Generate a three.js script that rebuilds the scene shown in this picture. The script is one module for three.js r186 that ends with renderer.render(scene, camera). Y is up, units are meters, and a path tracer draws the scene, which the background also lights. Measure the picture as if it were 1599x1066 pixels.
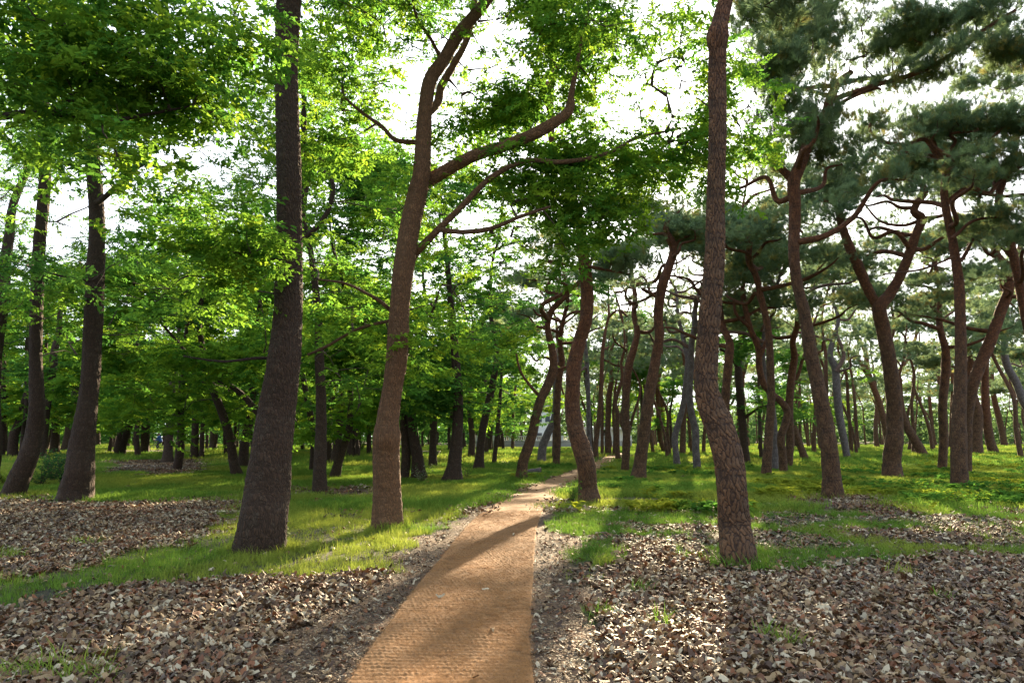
import * as THREE from 'three';
import { mergeGeometries } from 'three/addons/utils/BufferGeometryUtils.js';
import { MarchingCubes } from 'three/addons/objects/MarchingCubes.js';

// ---------------------------------------------------------------- camera, sky, sun, exposure
const F = 1142, EYE = 1.6, HORIZON = 680, PITCH = Math.atan((HORIZON - 533) / F);
const scene = new THREE.Scene();
const camera = new THREE.PerspectiveCamera(2 * Math.atan(533 / F) * 180 / Math.PI, 1599 / 1066, 0.1, 3000);
camera.position.set(0, EYE, 0);
camera.rotation.set(PITCH, 0, 0);
scene.add(camera);
const renderer = new THREE.WebGLRenderer({ antialias: true });
renderer.toneMapping = THREE.LinearToneMapping;
renderer.toneMappingExposure = 7.4;
renderer.shadowMap.enabled = true;

const SUN_AZ = 14.4 * Math.PI / 180, SUN_EL = 17.6 * Math.PI / 180;   // right of the view direction, above the horizon
const SUN = new THREE.Vector3(Math.sin(SUN_AZ) * Math.cos(SUN_EL), Math.sin(SUN_EL), -Math.cos(SUN_AZ) * Math.cos(SUN_EL));
{
  const W = 512, H = 256, d = new Float32Array(W * H * 4);
  for (let j = 0; j < H; j++) for (let i = 0; i < W; i++) {
    const el = ((j + 0.5) / H - 0.5) * Math.PI, az = ((i + 0.5) / W - 0.5) * 2 * Math.PI;
    const x = Math.cos(az) * Math.cos(el), y = Math.sin(el), z = Math.sin(az) * Math.cos(el);
    const c = Math.max(-1, Math.min(1, x * SUN.x + y * SUN.y + z * SUN.z)), a = Math.acos(c);
    const t = Math.pow(Math.max(0, y), 0.55), glow = 0.55 * Math.exp(-a / 0.3) + 0.12 * Math.exp(-a / 0.9);
    const k = (j * W + i) * 4;
    d[k] = 0.235 * (1 - t) + 0.13 * t + glow * 1.0;
    d[k + 1] = 0.25 * (1 - t) + 0.17 * t + glow * 0.93;
    d[k + 2] = 0.265 * (1 - t) + 0.235 * t + glow * 0.80;
    d[k + 3] = 1;
  }
  const tx = new THREE.DataTexture(d, W, H, THREE.RGBAFormat, THREE.FloatType);
  tx.mapping = THREE.EquirectangularReflectionMapping; tx.magFilter = THREE.LinearFilter; tx.needsUpdate = true;
  scene.background = tx; scene.environment = tx;
}
const sun = new THREE.DirectionalLight(new THREE.Color().setRGB(1, 0.80, 0.52), 5);
sun.position.copy(SUN).multiplyScalar(120); sun.target.position.set(0, 0, -20); sun.position.z -= 20;
sun.castShadow = true; sun.shadow.radius = 1.2; sun.shadow.mapSize.set(4096, 4096);
Object.assign(sun.shadow.camera, { left: -70, right: 70, top: 60, bottom: -60, near: 1, far: 320 });
scene.add(sun, sun.target);

// ---------------------------------------------------------------- helpers
function rngOf(seed) { let a = seed >>> 0; return () => { a = (a + 0x6D2B79F5) | 0; let t = Math.imul(a ^ (a >>> 15), 1 | a); t = (t + Math.imul(t ^ (t >>> 7), 61 | t)) ^ t; return ((t ^ (t >>> 14)) >>> 0) / 4294967296; }; }
const hash2 = (i, j) => { let h = Math.imul(i, 374761393) + Math.imul(j, 668265263); h = Math.imul(h ^ (h >>> 13), 1274126177); return ((h ^ (h >>> 16)) >>> 0) / 4294967296; };
const mod = (a, n) => ((a % n) + n) % n, lerp = (a, b, t) => a + (b - a) * t, clamp = (x, a, b) => Math.min(b, Math.max(a, x));
const sstep = (a, b, x) => { const t = clamp((x - a) / (b - a), 0, 1); return t * t * (3 - 2 * t); };
function vnoise(x, y, per = 0) {
  const i = Math.floor(x), j = Math.floor(y), u = x - i, v = y - j, s = u * u * (3 - 2 * u), t = v * v * (3 - 2 * v);
  const h = per ? (a, b) => hash2(mod(a, per), mod(b, per)) : hash2;
  return lerp(lerp(h(i, j), h(i + 1, j), s), lerp(h(i, j + 1), h(i + 1, j + 1), s), t);
}
const fbm = (x, y, o = 4, per = 0) => { let s = 0, a = 0.5, n = 0; for (let k = 0; k < o; k++) { s += a * vnoise(x, y, per); n += a; a *= 0.5; x *= 2; y *= 2; per *= 2; } return s / n; };
const V = (x, y, z) => new THREE.Vector3(x, y, z);
function ray(px, py) { const X = (px - 799.5) / F, Y = (533 - py) / F, c = Math.cos(PITCH), s = Math.sin(PITCH); return V(X, Y * c + s, -(c - Y * s)); }
function at(px, py, z) { const d = ray(px, py), t = z / d.z; return V(d.x * t, EYE + d.y * t, z); }                  // a point in the upright plane z
function spot(px, py) { const d = ray(px, py), t = -EYE / d.y; return [d.x * t, d.z * t]; }                         // a point on the ground
const taken = {};
function numbered(n) { const k = taken[n] = (taken[n] ?? -1) + 1; return k ? n + '_' + String(k).padStart(3, '0') : n; }
function shade(o) { o.traverse((m) => { if (m.isMesh) { m.castShadow = true; m.receiveShadow = true; } }); return o; }
function thing(name, label, category, p = V(0, 0, 0), group) {
  const o = new THREE.Group(); o.name = numbered(name); o.position.copy(p); o.userData = { label, category };
  if (group) o.userData.group = group;
  scene.add(o); return o;
}
function part(name, g, m, parent, kind) { const o = new THREE.Mesh(g, m); o.name = name; o.castShadow = o.receiveShadow = true; if (kind) o.userData.kind = kind; parent.add(o); return o; }
function geo(pos, idx, uv, col) {
  const g = new THREE.BufferGeometry();
  g.setAttribute('position', new THREE.Float32BufferAttribute(pos, 3));
  if (uv) g.setAttribute('uv', new THREE.Float32BufferAttribute(uv, 2));
  if (col) g.setAttribute('color', new THREE.Float32BufferAttribute(col, 3));
  g.setIndex(idx); g.computeVertexNormals(); return g;
}
function tex(W, fn, srgb = true) {
  const d = new Uint8Array(W * W * 4);
  for (let j = 0; j < W; j++) for (let i = 0; i < W; i++) { const c = fn((i + 0.5) / W, (j + 0.5) / W), k = (j * W + i) * 4; d[k] = c[0]; d[k + 1] = c[1]; d[k + 2] = c[2]; d[k + 3] = 255; }
  const t = new THREE.DataTexture(d, W, W); t.wrapS = t.wrapT = THREE.RepeatWrapping; t.magFilter = THREE.LinearFilter; t.needsUpdate = true;
  if (srgb) t.colorSpace = THREE.SRGBColorSpace;
  return t;
}
const S = (l) => 255 * (l <= 0.0031308 ? 12.92 * l : 1.055 * Math.pow(l, 1 / 2.4) - 0.055);   // linear 0..1 to an sRGB byte
const srgb3 = (r, g, b) => [clamp(S(r), 0, 255), clamp(S(g), 0, 255), clamp(S(b), 0, 255)];

// ---------------------------------------------------------------- bark: height fields that tile once a metre
const BN = 512;
function barkField(nx, ny, warp, round, seed) {     // plates between fissures; returns {h, id}
  const h = new Float32Array(BN * BN), id = new Float32Array(BN * BN);
  for (let j = 0; j < BN; j++) for (let i = 0; i < BN; i++) {
    const u = i / BN, v = j / BN;
    const x = (u + warp * (fbm(u * 8 + seed, v * 8, 3, 8) - 0.5)) * nx, y = (v + warp * 1.6 * (fbm(u * 8 + 40 + seed, v * 8 + 9, 3, 8) - 0.5)) * ny;
    const ci = Math.floor(x), cj = Math.floor(y); let a = 9, b = 9, best = 0;
    for (let dj = -1; dj <= 1; dj++) for (let di = -1; di <= 1; di++) {
      const gi = ci + di, gj = cj + dj, wi = mod(gi, nx), wj = mod(gj, ny);
      const ox = gi + 0.15 + 0.7 * hash2(wi + seed, wj), oy = gj + 0.15 + 0.7 * hash2(wi + 91 + seed, wj + 17), q = Math.hypot(ox - x, (oy - y));
      if (q < a) { b = a; a = q; best = hash2(wi + 7, wj + 3 + seed); } else if (q < b) b = q;
    }
    const e = sstep(0.0, round, b - a), fine = fbm(u * 64, v * 32, 4, 32);
    h[j * BN + i] = clamp(e * (0.55 + 0.4 * best) + (fine - 0.5) * 0.7, 0, 1); id[j * BN + i] = best;
  }
  return { h, id };
}
const pineF = barkField(11, 5, 0.14, 0.40, 3), oakF = barkField(20, 8, 0.13, 0.5, 8);
const sampleField = (f, u, v) => { const x = mod(u, 1) * BN, y = mod(v, 1) * BN, i = Math.floor(x), j = Math.floor(y), s = x - i, t = y - j, I = (i + 1) % BN, J = (j + 1) % BN; return lerp(lerp(f.h[j * BN + i], f.h[j * BN + I], s), lerp(f.h[J * BN + i], f.h[J * BN + I], s), t); };
function barkMaterial(f, plate, fissure, lichen, bump) {
  const map = tex(BN, (u, v) => {
    const i = Math.min(BN - 1, Math.floor(u * BN)), j = Math.min(BN - 1, Math.floor(v * BN)), id = f.id[j * BN + i], e = sstep(0.08, 0.4, f.h[j * BN + i]);
    const g = 0.7 + 0.6 * fbm(u * 64, v * 24, 3, 8), w = 0.72 + 0.56 * id, l = sstep(0.56, 0.72, fbm(u * 8 + 3, v * 8, 4, 8)) * lichen;
    return srgb3(...[0, 1, 2].map((c) => lerp(lerp(fissure[c], plate[c] * w, e), [0.17, 0.18, 0.14][c], l * e) * g));
  });
  const hb = tex(BN, (u, v) => { const q = 255 * f.h[Math.min(BN - 1, Math.floor(v * BN)) * BN + Math.min(BN - 1, Math.floor(u * BN))]; return [q, q, q]; }, false);
  return new THREE.MeshStandardMaterial({ map, bumpMap: hb, bumpScale: bump, roughness: 0.95, vertexColors: true });
}
const BARK = {
  oak: { m: barkMaterial(oakF, [0.054, 0.029, 0.015], [0.030, 0.016, 0.008], 0.10, 0.02), f: oakF, d: 0.016 },
  pine: { m: barkMaterial(pineF, [0.104, 0.052, 0.023], [0.034, 0.017, 0.009], 0.08, 0.016), f: pineF, d: 0.018 },
  oakWarm: { m: barkMaterial(oakF, [0.150, 0.076, 0.033], [0.090, 0.044, 0.019], 0.08, 0.016), f: oakF, d: 0.013 },
  grey: { m: barkMaterial(pineF, [0.125, 0.105, 0.100], [0.070, 0.054, 0.049], 0.25, 0.010), f: pineF, d: 0.012 },
};
const twigOak = new THREE.MeshStandardMaterial({ color: new THREE.Color().setRGB(0.055, 0.036, 0.024), roughness: 0.95 });
const twigPine = new THREE.MeshStandardMaterial({ color: new THREE.Color().setRGB(0.080, 0.048, 0.032), roughness: 0.95 });

// ---------------------------------------------------------------- ground shape and cover
const gy = (x, z) => { const n = 0.16 * (fbm(x * 0.22 + 5, z * 0.22 + 9, 3) - 0.5) + 0.5 * (fbm(x * 0.03 + 2, z * 0.03, 2) - 0.5) * sstep(12, 50, -z); return n; };
const pathPx = [[640, 1290], [668, 1150], [688, 1066], [712, 990], [737, 930], [767, 860], [795, 810], [832, 775], [868, 752], [893, 738], [915, 728], [943, 719.5], [962, 714], [972, 709]];
const pathW = new THREE.CatmullRomCurve3(pathPx.map(([x, y]) => { const [a, b] = spot(x, y); return V(a, 0, b); }), false, 'centripetal');
const pathPts = pathW.getSpacedPoints(400);
function pathDist(x, z) { let d = 99; if (z < -75) return d; for (let i = 0; i < 400; i++) { const p = pathPts[i]; if (Math.abs(p.z - z) > d + 0.3) continue; const q = Math.hypot(p.x - x, p.z - z); if (q < d) d = q; } return d; }
const poly = (pts) => pts.map(([x, y]) => spot(x, y));
const inside = (P, x, z) => { let c = false; for (let i = 0, j = P.length - 1; i < P.length; j = i++) { const [xi, zi] = P[i], [xj, zj] = P[j]; if ((zi > z) !== (zj > z) && x < (xj - xi) * (z - zi) / (zj - zi) + xi) c = !c; } return c; };
const litterPolys = [
  [[-700, 968], [0, 950], [180, 912], [330, 897], [470, 897], [560, 900], [640, 890], [622, 940], [520, 1066], [400, 1300], [-900, 1300]],
  [[-700, 775], [0, 770], [130, 782], [385, 776], [350, 828], [290, 850], [180, 862], [120, 888], [0, 902], [-700, 935]],
  [[150, 721], [335, 719], [345, 737], [250, 744], [150, 741]], [[-200, 722], [0, 722], [8, 735], [-200, 745]],
  [[905, 1300], [880, 1066], [915, 960], [925, 900], [958, 874], [1040, 852], [1085, 865], [1120, 892], [1200, 914], [1300, 908], [1440, 900], [1505, 870], [1620, 862], [2100, 855], [2600, 1300]],
  [[1292, 832], [1400, 826], [1540, 829], [1530, 848], [1420, 852], [1330, 846]], [[1015, 822], [1100, 819], [1112, 830], [1060, 838], [1012, 834]],
].map(poly);
const barePolys = [[[1248, 780], [1290, 769], [1360, 772], [1408, 786], [1380, 802], [1290, 801]], [[440, 762], [560, 757], [640, 768], [560, 778], [450, 774]], [[130, 704], [340, 702], [345, 708], [130, 711]], [[670, 707], [702, 706], [705, 716], [690, 718]]].map(poly);
const C_GRASS = 0, C_LITTER = 1, C_BARE = 2, C_MAT = 3;
function cover(x, z) {
  const pd = pathDist(x, z);
  if (pd < 0.62) return C_MAT;
  const j = 0.6 * (fbm(x * 1.3 + 3, z * 1.3, 5) - 0.5) * 2 + 0.35 * (vnoise(x * 14, z * 14) - 0.5), k = 0.6 * (fbm(x * 1.3 + 31, z * 1.3 + 8, 5) - 0.5) * 2 + 0.35 * (vnoise(x * 14 + 50, z * 14) - 0.5), s = 1 + Math.max(0, -z - 12) * 0.06;
  if (pd < 0.62 + (z > -12 ? 0.55 : 0.34) + j * 0.8) return C_BARE;
  for (const P of litterPolys) if (inside(P, x + j * s, z + k * s * 1.6)) return C_LITTER;
  for (const P of barePolys) if (inside(P, x + j * s, z + k * s * 1.6)) return C_BARE;
  return C_GRASS;
}
// Where the canopy stands open to the low sun: ground spots that the photograph shows in sunlight. A crown keeps few leaves on the line from such a spot to the sun.
const litPolys = [
  [[[520, 1120], [560, 1000], [640, 905], [720, 850], [800, 790], [870, 748], [915, 728], [905, 760], [880, 800], [860, 850], [930, 850], [1110, 850], [1115, 900], [1040, 935], [930, 950], [850, 960], [880, 1120]], 0.97],
  [[[-200, 945], [0, 905], [170, 868], [330, 845], [470, 808], [600, 790], [720, 775], [840, 745], [830, 790], [720, 850], [640, 885], [470, 895], [330, 888], [180, 905], [0, 945], [-200, 975]], 0.97],
  [[[540, 750], [560, 735], [740, 730], [745, 752], [600, 762]], 0.9], [[[690, 735], [760, 722], [900, 706], [940, 716], [840, 735], [720, 748]], 0.85],
  [[[880, 840], [900, 790], [950, 760], [1110, 770], [1110, 850], [960, 850]], 0.94],
  [[[940, 765], [980, 730], [1120, 715], [1400, 712], [1599, 705], [1599, 725], [1300, 740], [1100, 752]], 0.9],
  [[[1340, 770], [1430, 735], [1599, 735], [1599, 790], [1450, 790]], 0.94],
  [[[280, 735], [330, 727], [340, 736], [300, 742]], 0.9], [[[150, 708], [240, 704], [240, 712], [150, 714]], 0.85], [[[160, 786], [230, 780], [235, 786], [180, 792]], 0.8],
  [[[880, 1066], [960, 1010], [1120, 1020], [1240, 1066], [1000, 1120]], 0.6], [[[410, 905], [560, 890], [600, 905], [450, 925]], 0.6],
].map(([p, k]) => [poly(p), k]);
const litGrid = (() => {   // the spots above, widened by the reach of a leafy twig, on a 0.25 m grid
  const n = [280, 420], d = new Float32Array(n[0] * n[1]), X = (i) => -35 + i * 0.25, Z = (j) => 2 - j * 0.25;
  for (let j = 0; j < n[1]; j++) for (let i = 0; i < n[0]; i++) { const x = X(i) + 0.5 * (vnoise(X(i) * 0.9, Z(j) * 0.9) - 0.5), z = Z(j); for (const [P, w] of litPolys) if (w > d[j * n[0] + i] && inside(P, x, z)) d[j * n[0] + i] = w; }
  const wide = d.slice(); for (let j = 0; j < n[1]; j++) for (let i = 0; i < n[0]; i++) { const w = d[j * n[0] + i]; if (w) for (let b = -6; b <= 6; b++) for (let a = -3; a <= 3; a++) { const J = j + b, I = i + a; if (J >= 0 && I >= 0 && J < n[1] && I < n[0] && wide[J * n[0] + I] < w) wide[J * n[0] + I] = w; } }
  return (x, z) => { const i = Math.round((x + 35) / 0.25), j = Math.round((2 - z) / 0.25); return i < 0 || j < 0 || i >= n[0] || j >= n[1] ? 0 : wide[j * n[0] + i]; };
})();
const glades = [[335, 380, -9.4, 1.1], [300, 430, -9.6, 0.8], [555, 120, -12.3, 1.3], [690, 50, -12.3, 1.2], [1000, 120, -12.6, 1.2], [1175, 150, -13.4, 0.6], [760, 400, -12, 0.9], [700, 480, -12.2, 0.8], [610, 45, -12.6, 1], [230, 270, -8, 0.5], [860, 560, -24, 1.5]].map(([x, y, z, q]) => [at(x, y, z), q]);   // leafy boughs that the photograph shows with the sun behind them: nothing thick stands between
function openToSun(p, shaft = 0.8) {
  for (const [c, q] of glades) { const dx = p.x - c.x, dy = p.y - c.y, dz = p.z - c.z, u = dx * SUN.x + dy * SUN.y + dz * SUN.z; if (u > q * 0.6) { const d2 = dx * dx + dy * dy + dz * dz - u * u; if (d2 < q * q) return 0.93; } }
  const a = p.x * Math.cos(SUN_AZ) + p.z * Math.sin(SUN_AZ), b = p.y * Math.cos(SUN_EL) - (p.x * Math.sin(SUN_AZ) - p.z * Math.cos(SUN_AZ)) * Math.sin(SUN_EL);   // shafts: gaps that run on from crown to crown towards the sun
  if (fbm(a * 0.42 + 70, b * 0.42 + 30, 3) > 0.575) return shaft;
  const t = p.y / SUN.y; return litGrid(p.x - SUN.x * t, p.z - SUN.z * t); }

// ---------------------------------------------------------------- tubes for trunks and limbs
const TINT = V(1, 1, 1);
function tube(points, radii, o = {}) {     // points: Vector3[], radii: metres; o: cell, bark, flare, seed, tintTop
  const curve = new THREE.CatmullRomCurve3(points, false, 'centripetal'), L = curve.getLength(), cell = o.cell ?? 0.05, R = Math.max(...radii), bark = o.bark;
  const rad = clamp(Math.round(2 * Math.PI * R / cell), o.minRad ?? 7, 112), rings = clamp(Math.round(L / (cell * (o.long ?? 1.7))), 4, 420);
  const n = points.length - 1, pos = [], uv = [], col = [], idx = [];
  const tile = o.tile ?? 0.62, rep = Math.max(1, Math.round(2 * Math.PI * R / tile)), rnd = o.seed ?? 0;
  let N = V(1, 0, 0), up = V(0, 0, 0), prev = null, run = 0;
  for (let i = 0; i <= rings; i++) {
    const t = curve.getUtoTmapping(i / rings), p = curve.getPoint(t), T = curve.getTangent(t).normalize();
    N.addScaledVector(T, -N.dot(T)); if (N.lengthSq() < 1e-6) N.set(0, 0, 1).addScaledVector(T, -T.z); N.normalize();
    const B = V().crossVectors(T, N);
    if (prev) run += p.distanceTo(prev); prev = p;
    const f = t * n, k = Math.min(n - 1, Math.floor(f)), s = f - k, q = s * s * (3 - 2 * s); let r = lerp(radii[k], radii[k + 1], q);
    for (let j = 0; j <= rad; j++) {
      const a = j / rad * 2 * Math.PI, u = j / rad * rep, v = run / tile;
      let rr = r;
      if (o.gnarl) rr *= 1 + o.gnarl * (fbm(Math.cos(a) * 1.4 + rnd, Math.sin(a) * 1.4 + run * 1.6 + rnd, 3) - 0.5) * 2;
      if (o.flare) { const e = Math.exp(-run / (0.9 * R)) * o.flare; rr *= 1 + e * (0.55 + 0.6 * Math.max(0, Math.cos(a * 3 + rnd)) + 0.5 * Math.max(0, Math.cos(a * 5 + rnd * 2.3))); }
      if (bark && cell < 0.07) rr += (sampleField(bark.f, u + rnd * 0.37, v) - 0.75) * bark.d * clamp(r / 0.1, 0.25, 1);
      pos.push(p.x + (N.x * Math.cos(a) + B.x * Math.sin(a)) * rr, p.y + (N.y * Math.cos(a) + B.y * Math.sin(a)) * rr, p.z + (N.z * Math.cos(a) + B.z * Math.sin(a)) * rr);
      uv.push(u + rnd * 0.37, v);
      const m = o.red ? sstep(o.red[0], o.red[1], p.y + 0.8 * (fbm(u * 3 + rnd, v * 3, 3) - 0.5)) : 0; col.push(lerp(1, 1.3, m), lerp(1, 0.95, m), lerp(1, 0.82, m));
      if (i < rings && j < rad) { const w = i * (rad + 1) + j; idx.push(w, w + 1, w + rad + 1, w + 1, w + rad + 2, w + rad + 1); }
    }
  }
  // closed end
  const c = pos.length / 3, e = prev; pos.push(e.x, e.y, e.z); uv.push(0, run); col.push(1, 1, 1);
  for (let j = 0; j < rad; j++) { const w = rings * (rad + 1) + j; idx.push(w, w + 1, c); }
  const g = geo(pos, idx, uv, col);
  // smooth the seam
  const nn = g.attributes.normal; for (let i = 0; i <= rings; i++) { const a = i * (rad + 1), b = a + rad, x = nn.getX(a) + nn.getX(b), y = nn.getY(a) + nn.getY(b), z = nn.getZ(a) + nn.getZ(b), l = Math.hypot(x, y, z) || 1; nn.setXYZ(a, x / l, y / l, z / l); nn.setXYZ(b, x / l, y / l, z / l); }
  return g;
}
function thinTube(P, R, sides, pos, idx) {   // appended to pos/idx
  const n = P.length, N = V(0.3, 0.1, 1), T = V(), B = V(), b0 = pos.length / 3;
  for (let i = 0; i < n; i++) {
    T.copy(P[Math.min(n - 1, i + 1)]).sub(P[Math.max(0, i - 1)]).normalize(); N.addScaledVector(T, -N.dot(T)); if (N.lengthSq() < 1e-5) N.set(1, 0, 0); N.normalize(); B.crossVectors(T, N);
    for (let j = 0; j < sides; j++) { const a = j / sides * 2 * Math.PI, c = Math.cos(a) * R[i], s = Math.sin(a) * R[i]; pos.push(P[i].x + N.x * c + B.x * s, P[i].y + N.y * c + B.y * s, P[i].z + N.z * c + B.z * s); }
    if (i) for (let j = 0; j < sides; j++) { const a = b0 + (i - 1) * sides + j, b = b0 + (i - 1) * sides + (j + 1) % sides; idx.push(a, b, a + sides, b, b + sides, a + sides); }
  }
}

// ---------------------------------------------------------------- leaves
function leafShape(len, wid, lobes, curl, fold, rnd, out) {   // appends a leaf lying along +x from the origin, facing +y, into out {pos, idx}; returns nothing
  const n = lobes ? 6 : 3, b = out.pos.length / 3;
  const prof = (t) => Math.sin(Math.PI * Math.pow(t, 0.75)) * (0.55 + 0.6 * t);
  const ys = [], push = (x, w) => out.pos.push(x, 0, w);
  for (let i = 0; i <= n; i++) {
    const t = i / n, x = t * len, w = i === 0 || i === n ? 0 : wid * 0.5 * prof(t) * (lobes && i % 2 === 0 ? 0.68 : 1.1), y = curl * len * (t - 0.5) * (t - 0.5) * 4 * 0.25 + (rnd() - 0.5) * 0.04 * len;
    if (i === 0 || i === n) out.pos.push(x, y, 0);
    else out.pos.push(x, y + fold * w, -w, x, y, 0, x, y + fold * w, w);
  }
  const at_ = (i, s) => i === 0 ? b : i === n ? b + 1 + (n - 1) * 3 : b + 1 + (i - 1) * 3 + s;
  for (let i = 0; i < n; i++) {
    if (i === 0) out.idx.push(at_(0, 0), at_(1, 1), at_(1, 0), at_(0, 0), at_(1, 2), at_(1, 1));
    else if (i === n - 1) out.idx.push(at_(i, 0), at_(i, 1), at_(n, 0), at_(i, 1), at_(i, 2), at_(n, 0));
    else for (const s of [0, 1]) out.idx.push(at_(i, s), at_(i, s + 1), at_(i + 1, s), at_(i, s + 1), at_(i + 1, s + 1), at_(i + 1, s));
  }
  return b;
}
function movePart(out, from, m) { const v = V(); for (let k = from * 3; k < out.pos.length; k += 3) { v.set(out.pos[k], out.pos[k + 1], out.pos[k + 2]).applyMatrix4(m); out.pos[k] = v.x; out.pos[k + 1] = v.y; out.pos[k + 2] = v.z; } }
const E = (x, y, z, o = 'XYZ') => new THREE.Matrix4().makeRotationFromEuler(new THREE.Euler(x, y, z, o));
const T4 = (x, y, z) => new THREE.Matrix4().makeTranslation(x, y, z);
function oakSprig(seed, nl, len, lobes, spread) {
  const r = rngOf(seed), o = { pos: [], idx: [] };
  for (let i = 0; i < nl; i++) {
    const t = i / nl, f = out => 0; const b = leafShape(len * (0.7 + 0.5 * r()), len * (0.5 + 0.14 * r()), lobes, -0.5 * r(), 0.25 + 0.3 * r(), r, o);
    const yaw = r() < 0.3 ? (r() - 0.5) * 1.2 : (i % 2 ? 1 : -1) * (0.5 + 0.9 * r());
    movePart(o, b, T4(spread * t, (r() - 0.4) * 0.05, (r() - 0.5) * 0.16 * (0.3 + t)).multiply(E((r() - 0.5) * 1.1, yaw, -0.25 - 0.55 * r() + 0.3 * r(), 'YZX')));
    if (r() < 0.35) { const side = (r() < 0.5 ? -1 : 1); movePart(o, b, T4(0, 0, side * 0.12 * r())); }
  }
  return geo(o.pos, o.idx);
}
const sprigNear = [11, 12, 13].map((s) => oakSprig(s, 22, 0.098, true, 0.42)), sprigFar = [21, 22].map((s) => oakSprig(s, 36, 0.128, false, 0.72));
function pineShoot(seed, tufts, needles, len, wid, size) {
  const r = rngOf(seed), pos = [], idx = [], d = V(), s = V(), q = V();
  for (let t = 0; t < tufts; t++) {
    const c = V((r() - 0.5) * size, (r() - 0.3) * size * 0.35, (r() - 0.5) * size), ax = V(c.x * 1.2 + (r() - 0.5) * 0.3, 0.22 + 0.2 * r(), c.z * 1.2 + (r() - 0.5) * 0.3).normalize();
    for (let i = 0; i < needles; i++) {
      d.set(r() - 0.5, r() - 0.5, r() - 0.5).normalize().multiplyScalar(0.8).add(ax).normalize(); const l = len * (0.7 + 0.5 * r());
      s.set(r() - 0.5, r() - 0.5, r() - 0.5).cross(d).normalize().multiplyScalar(wid / 2); q.copy(c).addScaledVector(ax, (r() - 0.5) * 0.12);
      const b = pos.length / 3; pos.push(q.x - s.x, q.y - s.y, q.z - s.z, q.x + s.x, q.y + s.y, q.z + s.z, q.x + d.x * l, q.y + d.y * l - 0.015, q.z + d.z * l); idx.push(b, b + 1, b + 2);
    }
  }
  return geo(pos, idx);
}
const shootNear = [31, 32].map((s) => pineShoot(s, 4, 40, 0.16, 0.0085, 0.46)), shootFar = [41, 42].map((s) => pineShoot(s, 5, 34, 0.23, 0.0155, 0.85));
const leafMat = (o) => new THREE.MeshPhysicalMaterial({ color: 0xffffff, roughness: 1, transmission: 0.55, thickness: 0, side: THREE.DoubleSide, specularIntensity: 0, ...o });
const MAT = { leaf: leafMat({}), needle: leafMat({ transmission: 0.4 }), grass: leafMat({ transmission: 0.4 }) };

// ---------------------------------------------------------------- crowns
function scatter(name, geometry, material, list, parent) {     // list of {m: Matrix4, c: Color}
  const o = new THREE.InstancedMesh(geometry, material, list.length); o.name = name; o.castShadow = o.receiveShadow = true;
  list.forEach((e, i) => { o.setMatrixAt(i, e.m); o.setColorAt(i, e.c); });
  o.userData.kind = 'stuff'; parent.add(o); return o;
}
const TONES = {
  oak: [[0.138, 0.268, 0.028], [0.175, 0.315, 0.030], [0.092, 0.225, 0.030], [0.250, 0.370, 0.030]],
  oakDark: [[0.085, 0.210, 0.038], [0.115, 0.250, 0.040], [0.065, 0.175, 0.034], [0.150, 0.280, 0.032]],
  oakLime: [[0.180, 0.330, 0.028], [0.140, 0.300, 0.032], [0.250, 0.370, 0.030], [0.13, 0.27, 0.03]],
  pine: [[0.165, 0.230, 0.110], [0.200, 0.275, 0.115], [0.135, 0.205, 0.108], [0.280, 0.260, 0.085]],
};
const tone = (set, r) => { const a = TONES[set][Math.floor(r() * 3.3)], k = 0.8 + 0.4 * r(); return new THREE.Color().setRGB(a[0] * k, a[1] * k, a[2] * k); };
// Branches reach from the skeleton to every tip in turn; returns chains with points, radii and the number of tips each carries.
function grow(nodes, tips, r, o) {
  const chains = [], q = V();
  const near = (p) => { let b = null, bd = 1e9; for (const n of nodes) { const dy = p.y - n.p.y, d = n.p.distanceTo(p) + (dy < -0.2 ? -dy * 0.6 : 0) + (n.pen ?? 0); if (d < bd) { bd = d; b = n; } } return [b, bd]; };
  const order = tips.map((p) => [p, near(p)[1]]).sort((a, b) => a[1] - b[1]);
  for (const [p] of order) {
    const [n] = near(p), L = n.p.distanceTo(p), c = { pts: [], tips: 1, parent: n.chain, from: n }, k = clamp(Math.round(L / 0.45), 2, 7);
    const bend = V((r() - 0.5) * L * o.twist, (r() - 0.3) * L * o.twist + o.lift * L, (r() - 0.5) * L * o.twist);
    for (let i = 0; i <= k; i++) { const t = i / k, w = 4 * t * (1 - t); q.copy(n.p).lerp(p, t).addScaledVector(bend, w * 0.5); if (i && i < k) q.add(V((r() - 0.5), (r() - 0.5), (r() - 0.5)).multiplyScalar(o.wiggle * L / k)); c.pts.push(q.clone()); if (i) nodes.push({ p: q.clone(), chain: c, pen: 0.05 }); }
    for (let a = c.parent; a; a = a.parent) a.tips++;
    chains.push(c);
  }
  return chains;
}
function twigs(chains, rmax, sides, k0) { const pos = [], idx = []; for (const c of chains) { const r0 = Math.min(rmax, k0 * Math.sqrt(c.tips) + 0.004), n = c.pts.length; thinTube(c.pts, c.pts.map((_, i) => lerp(r0, 0.004, Math.pow(i / (n - 1), 0.8))), sides, pos, idx); } return geo(pos, idx); }
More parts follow.
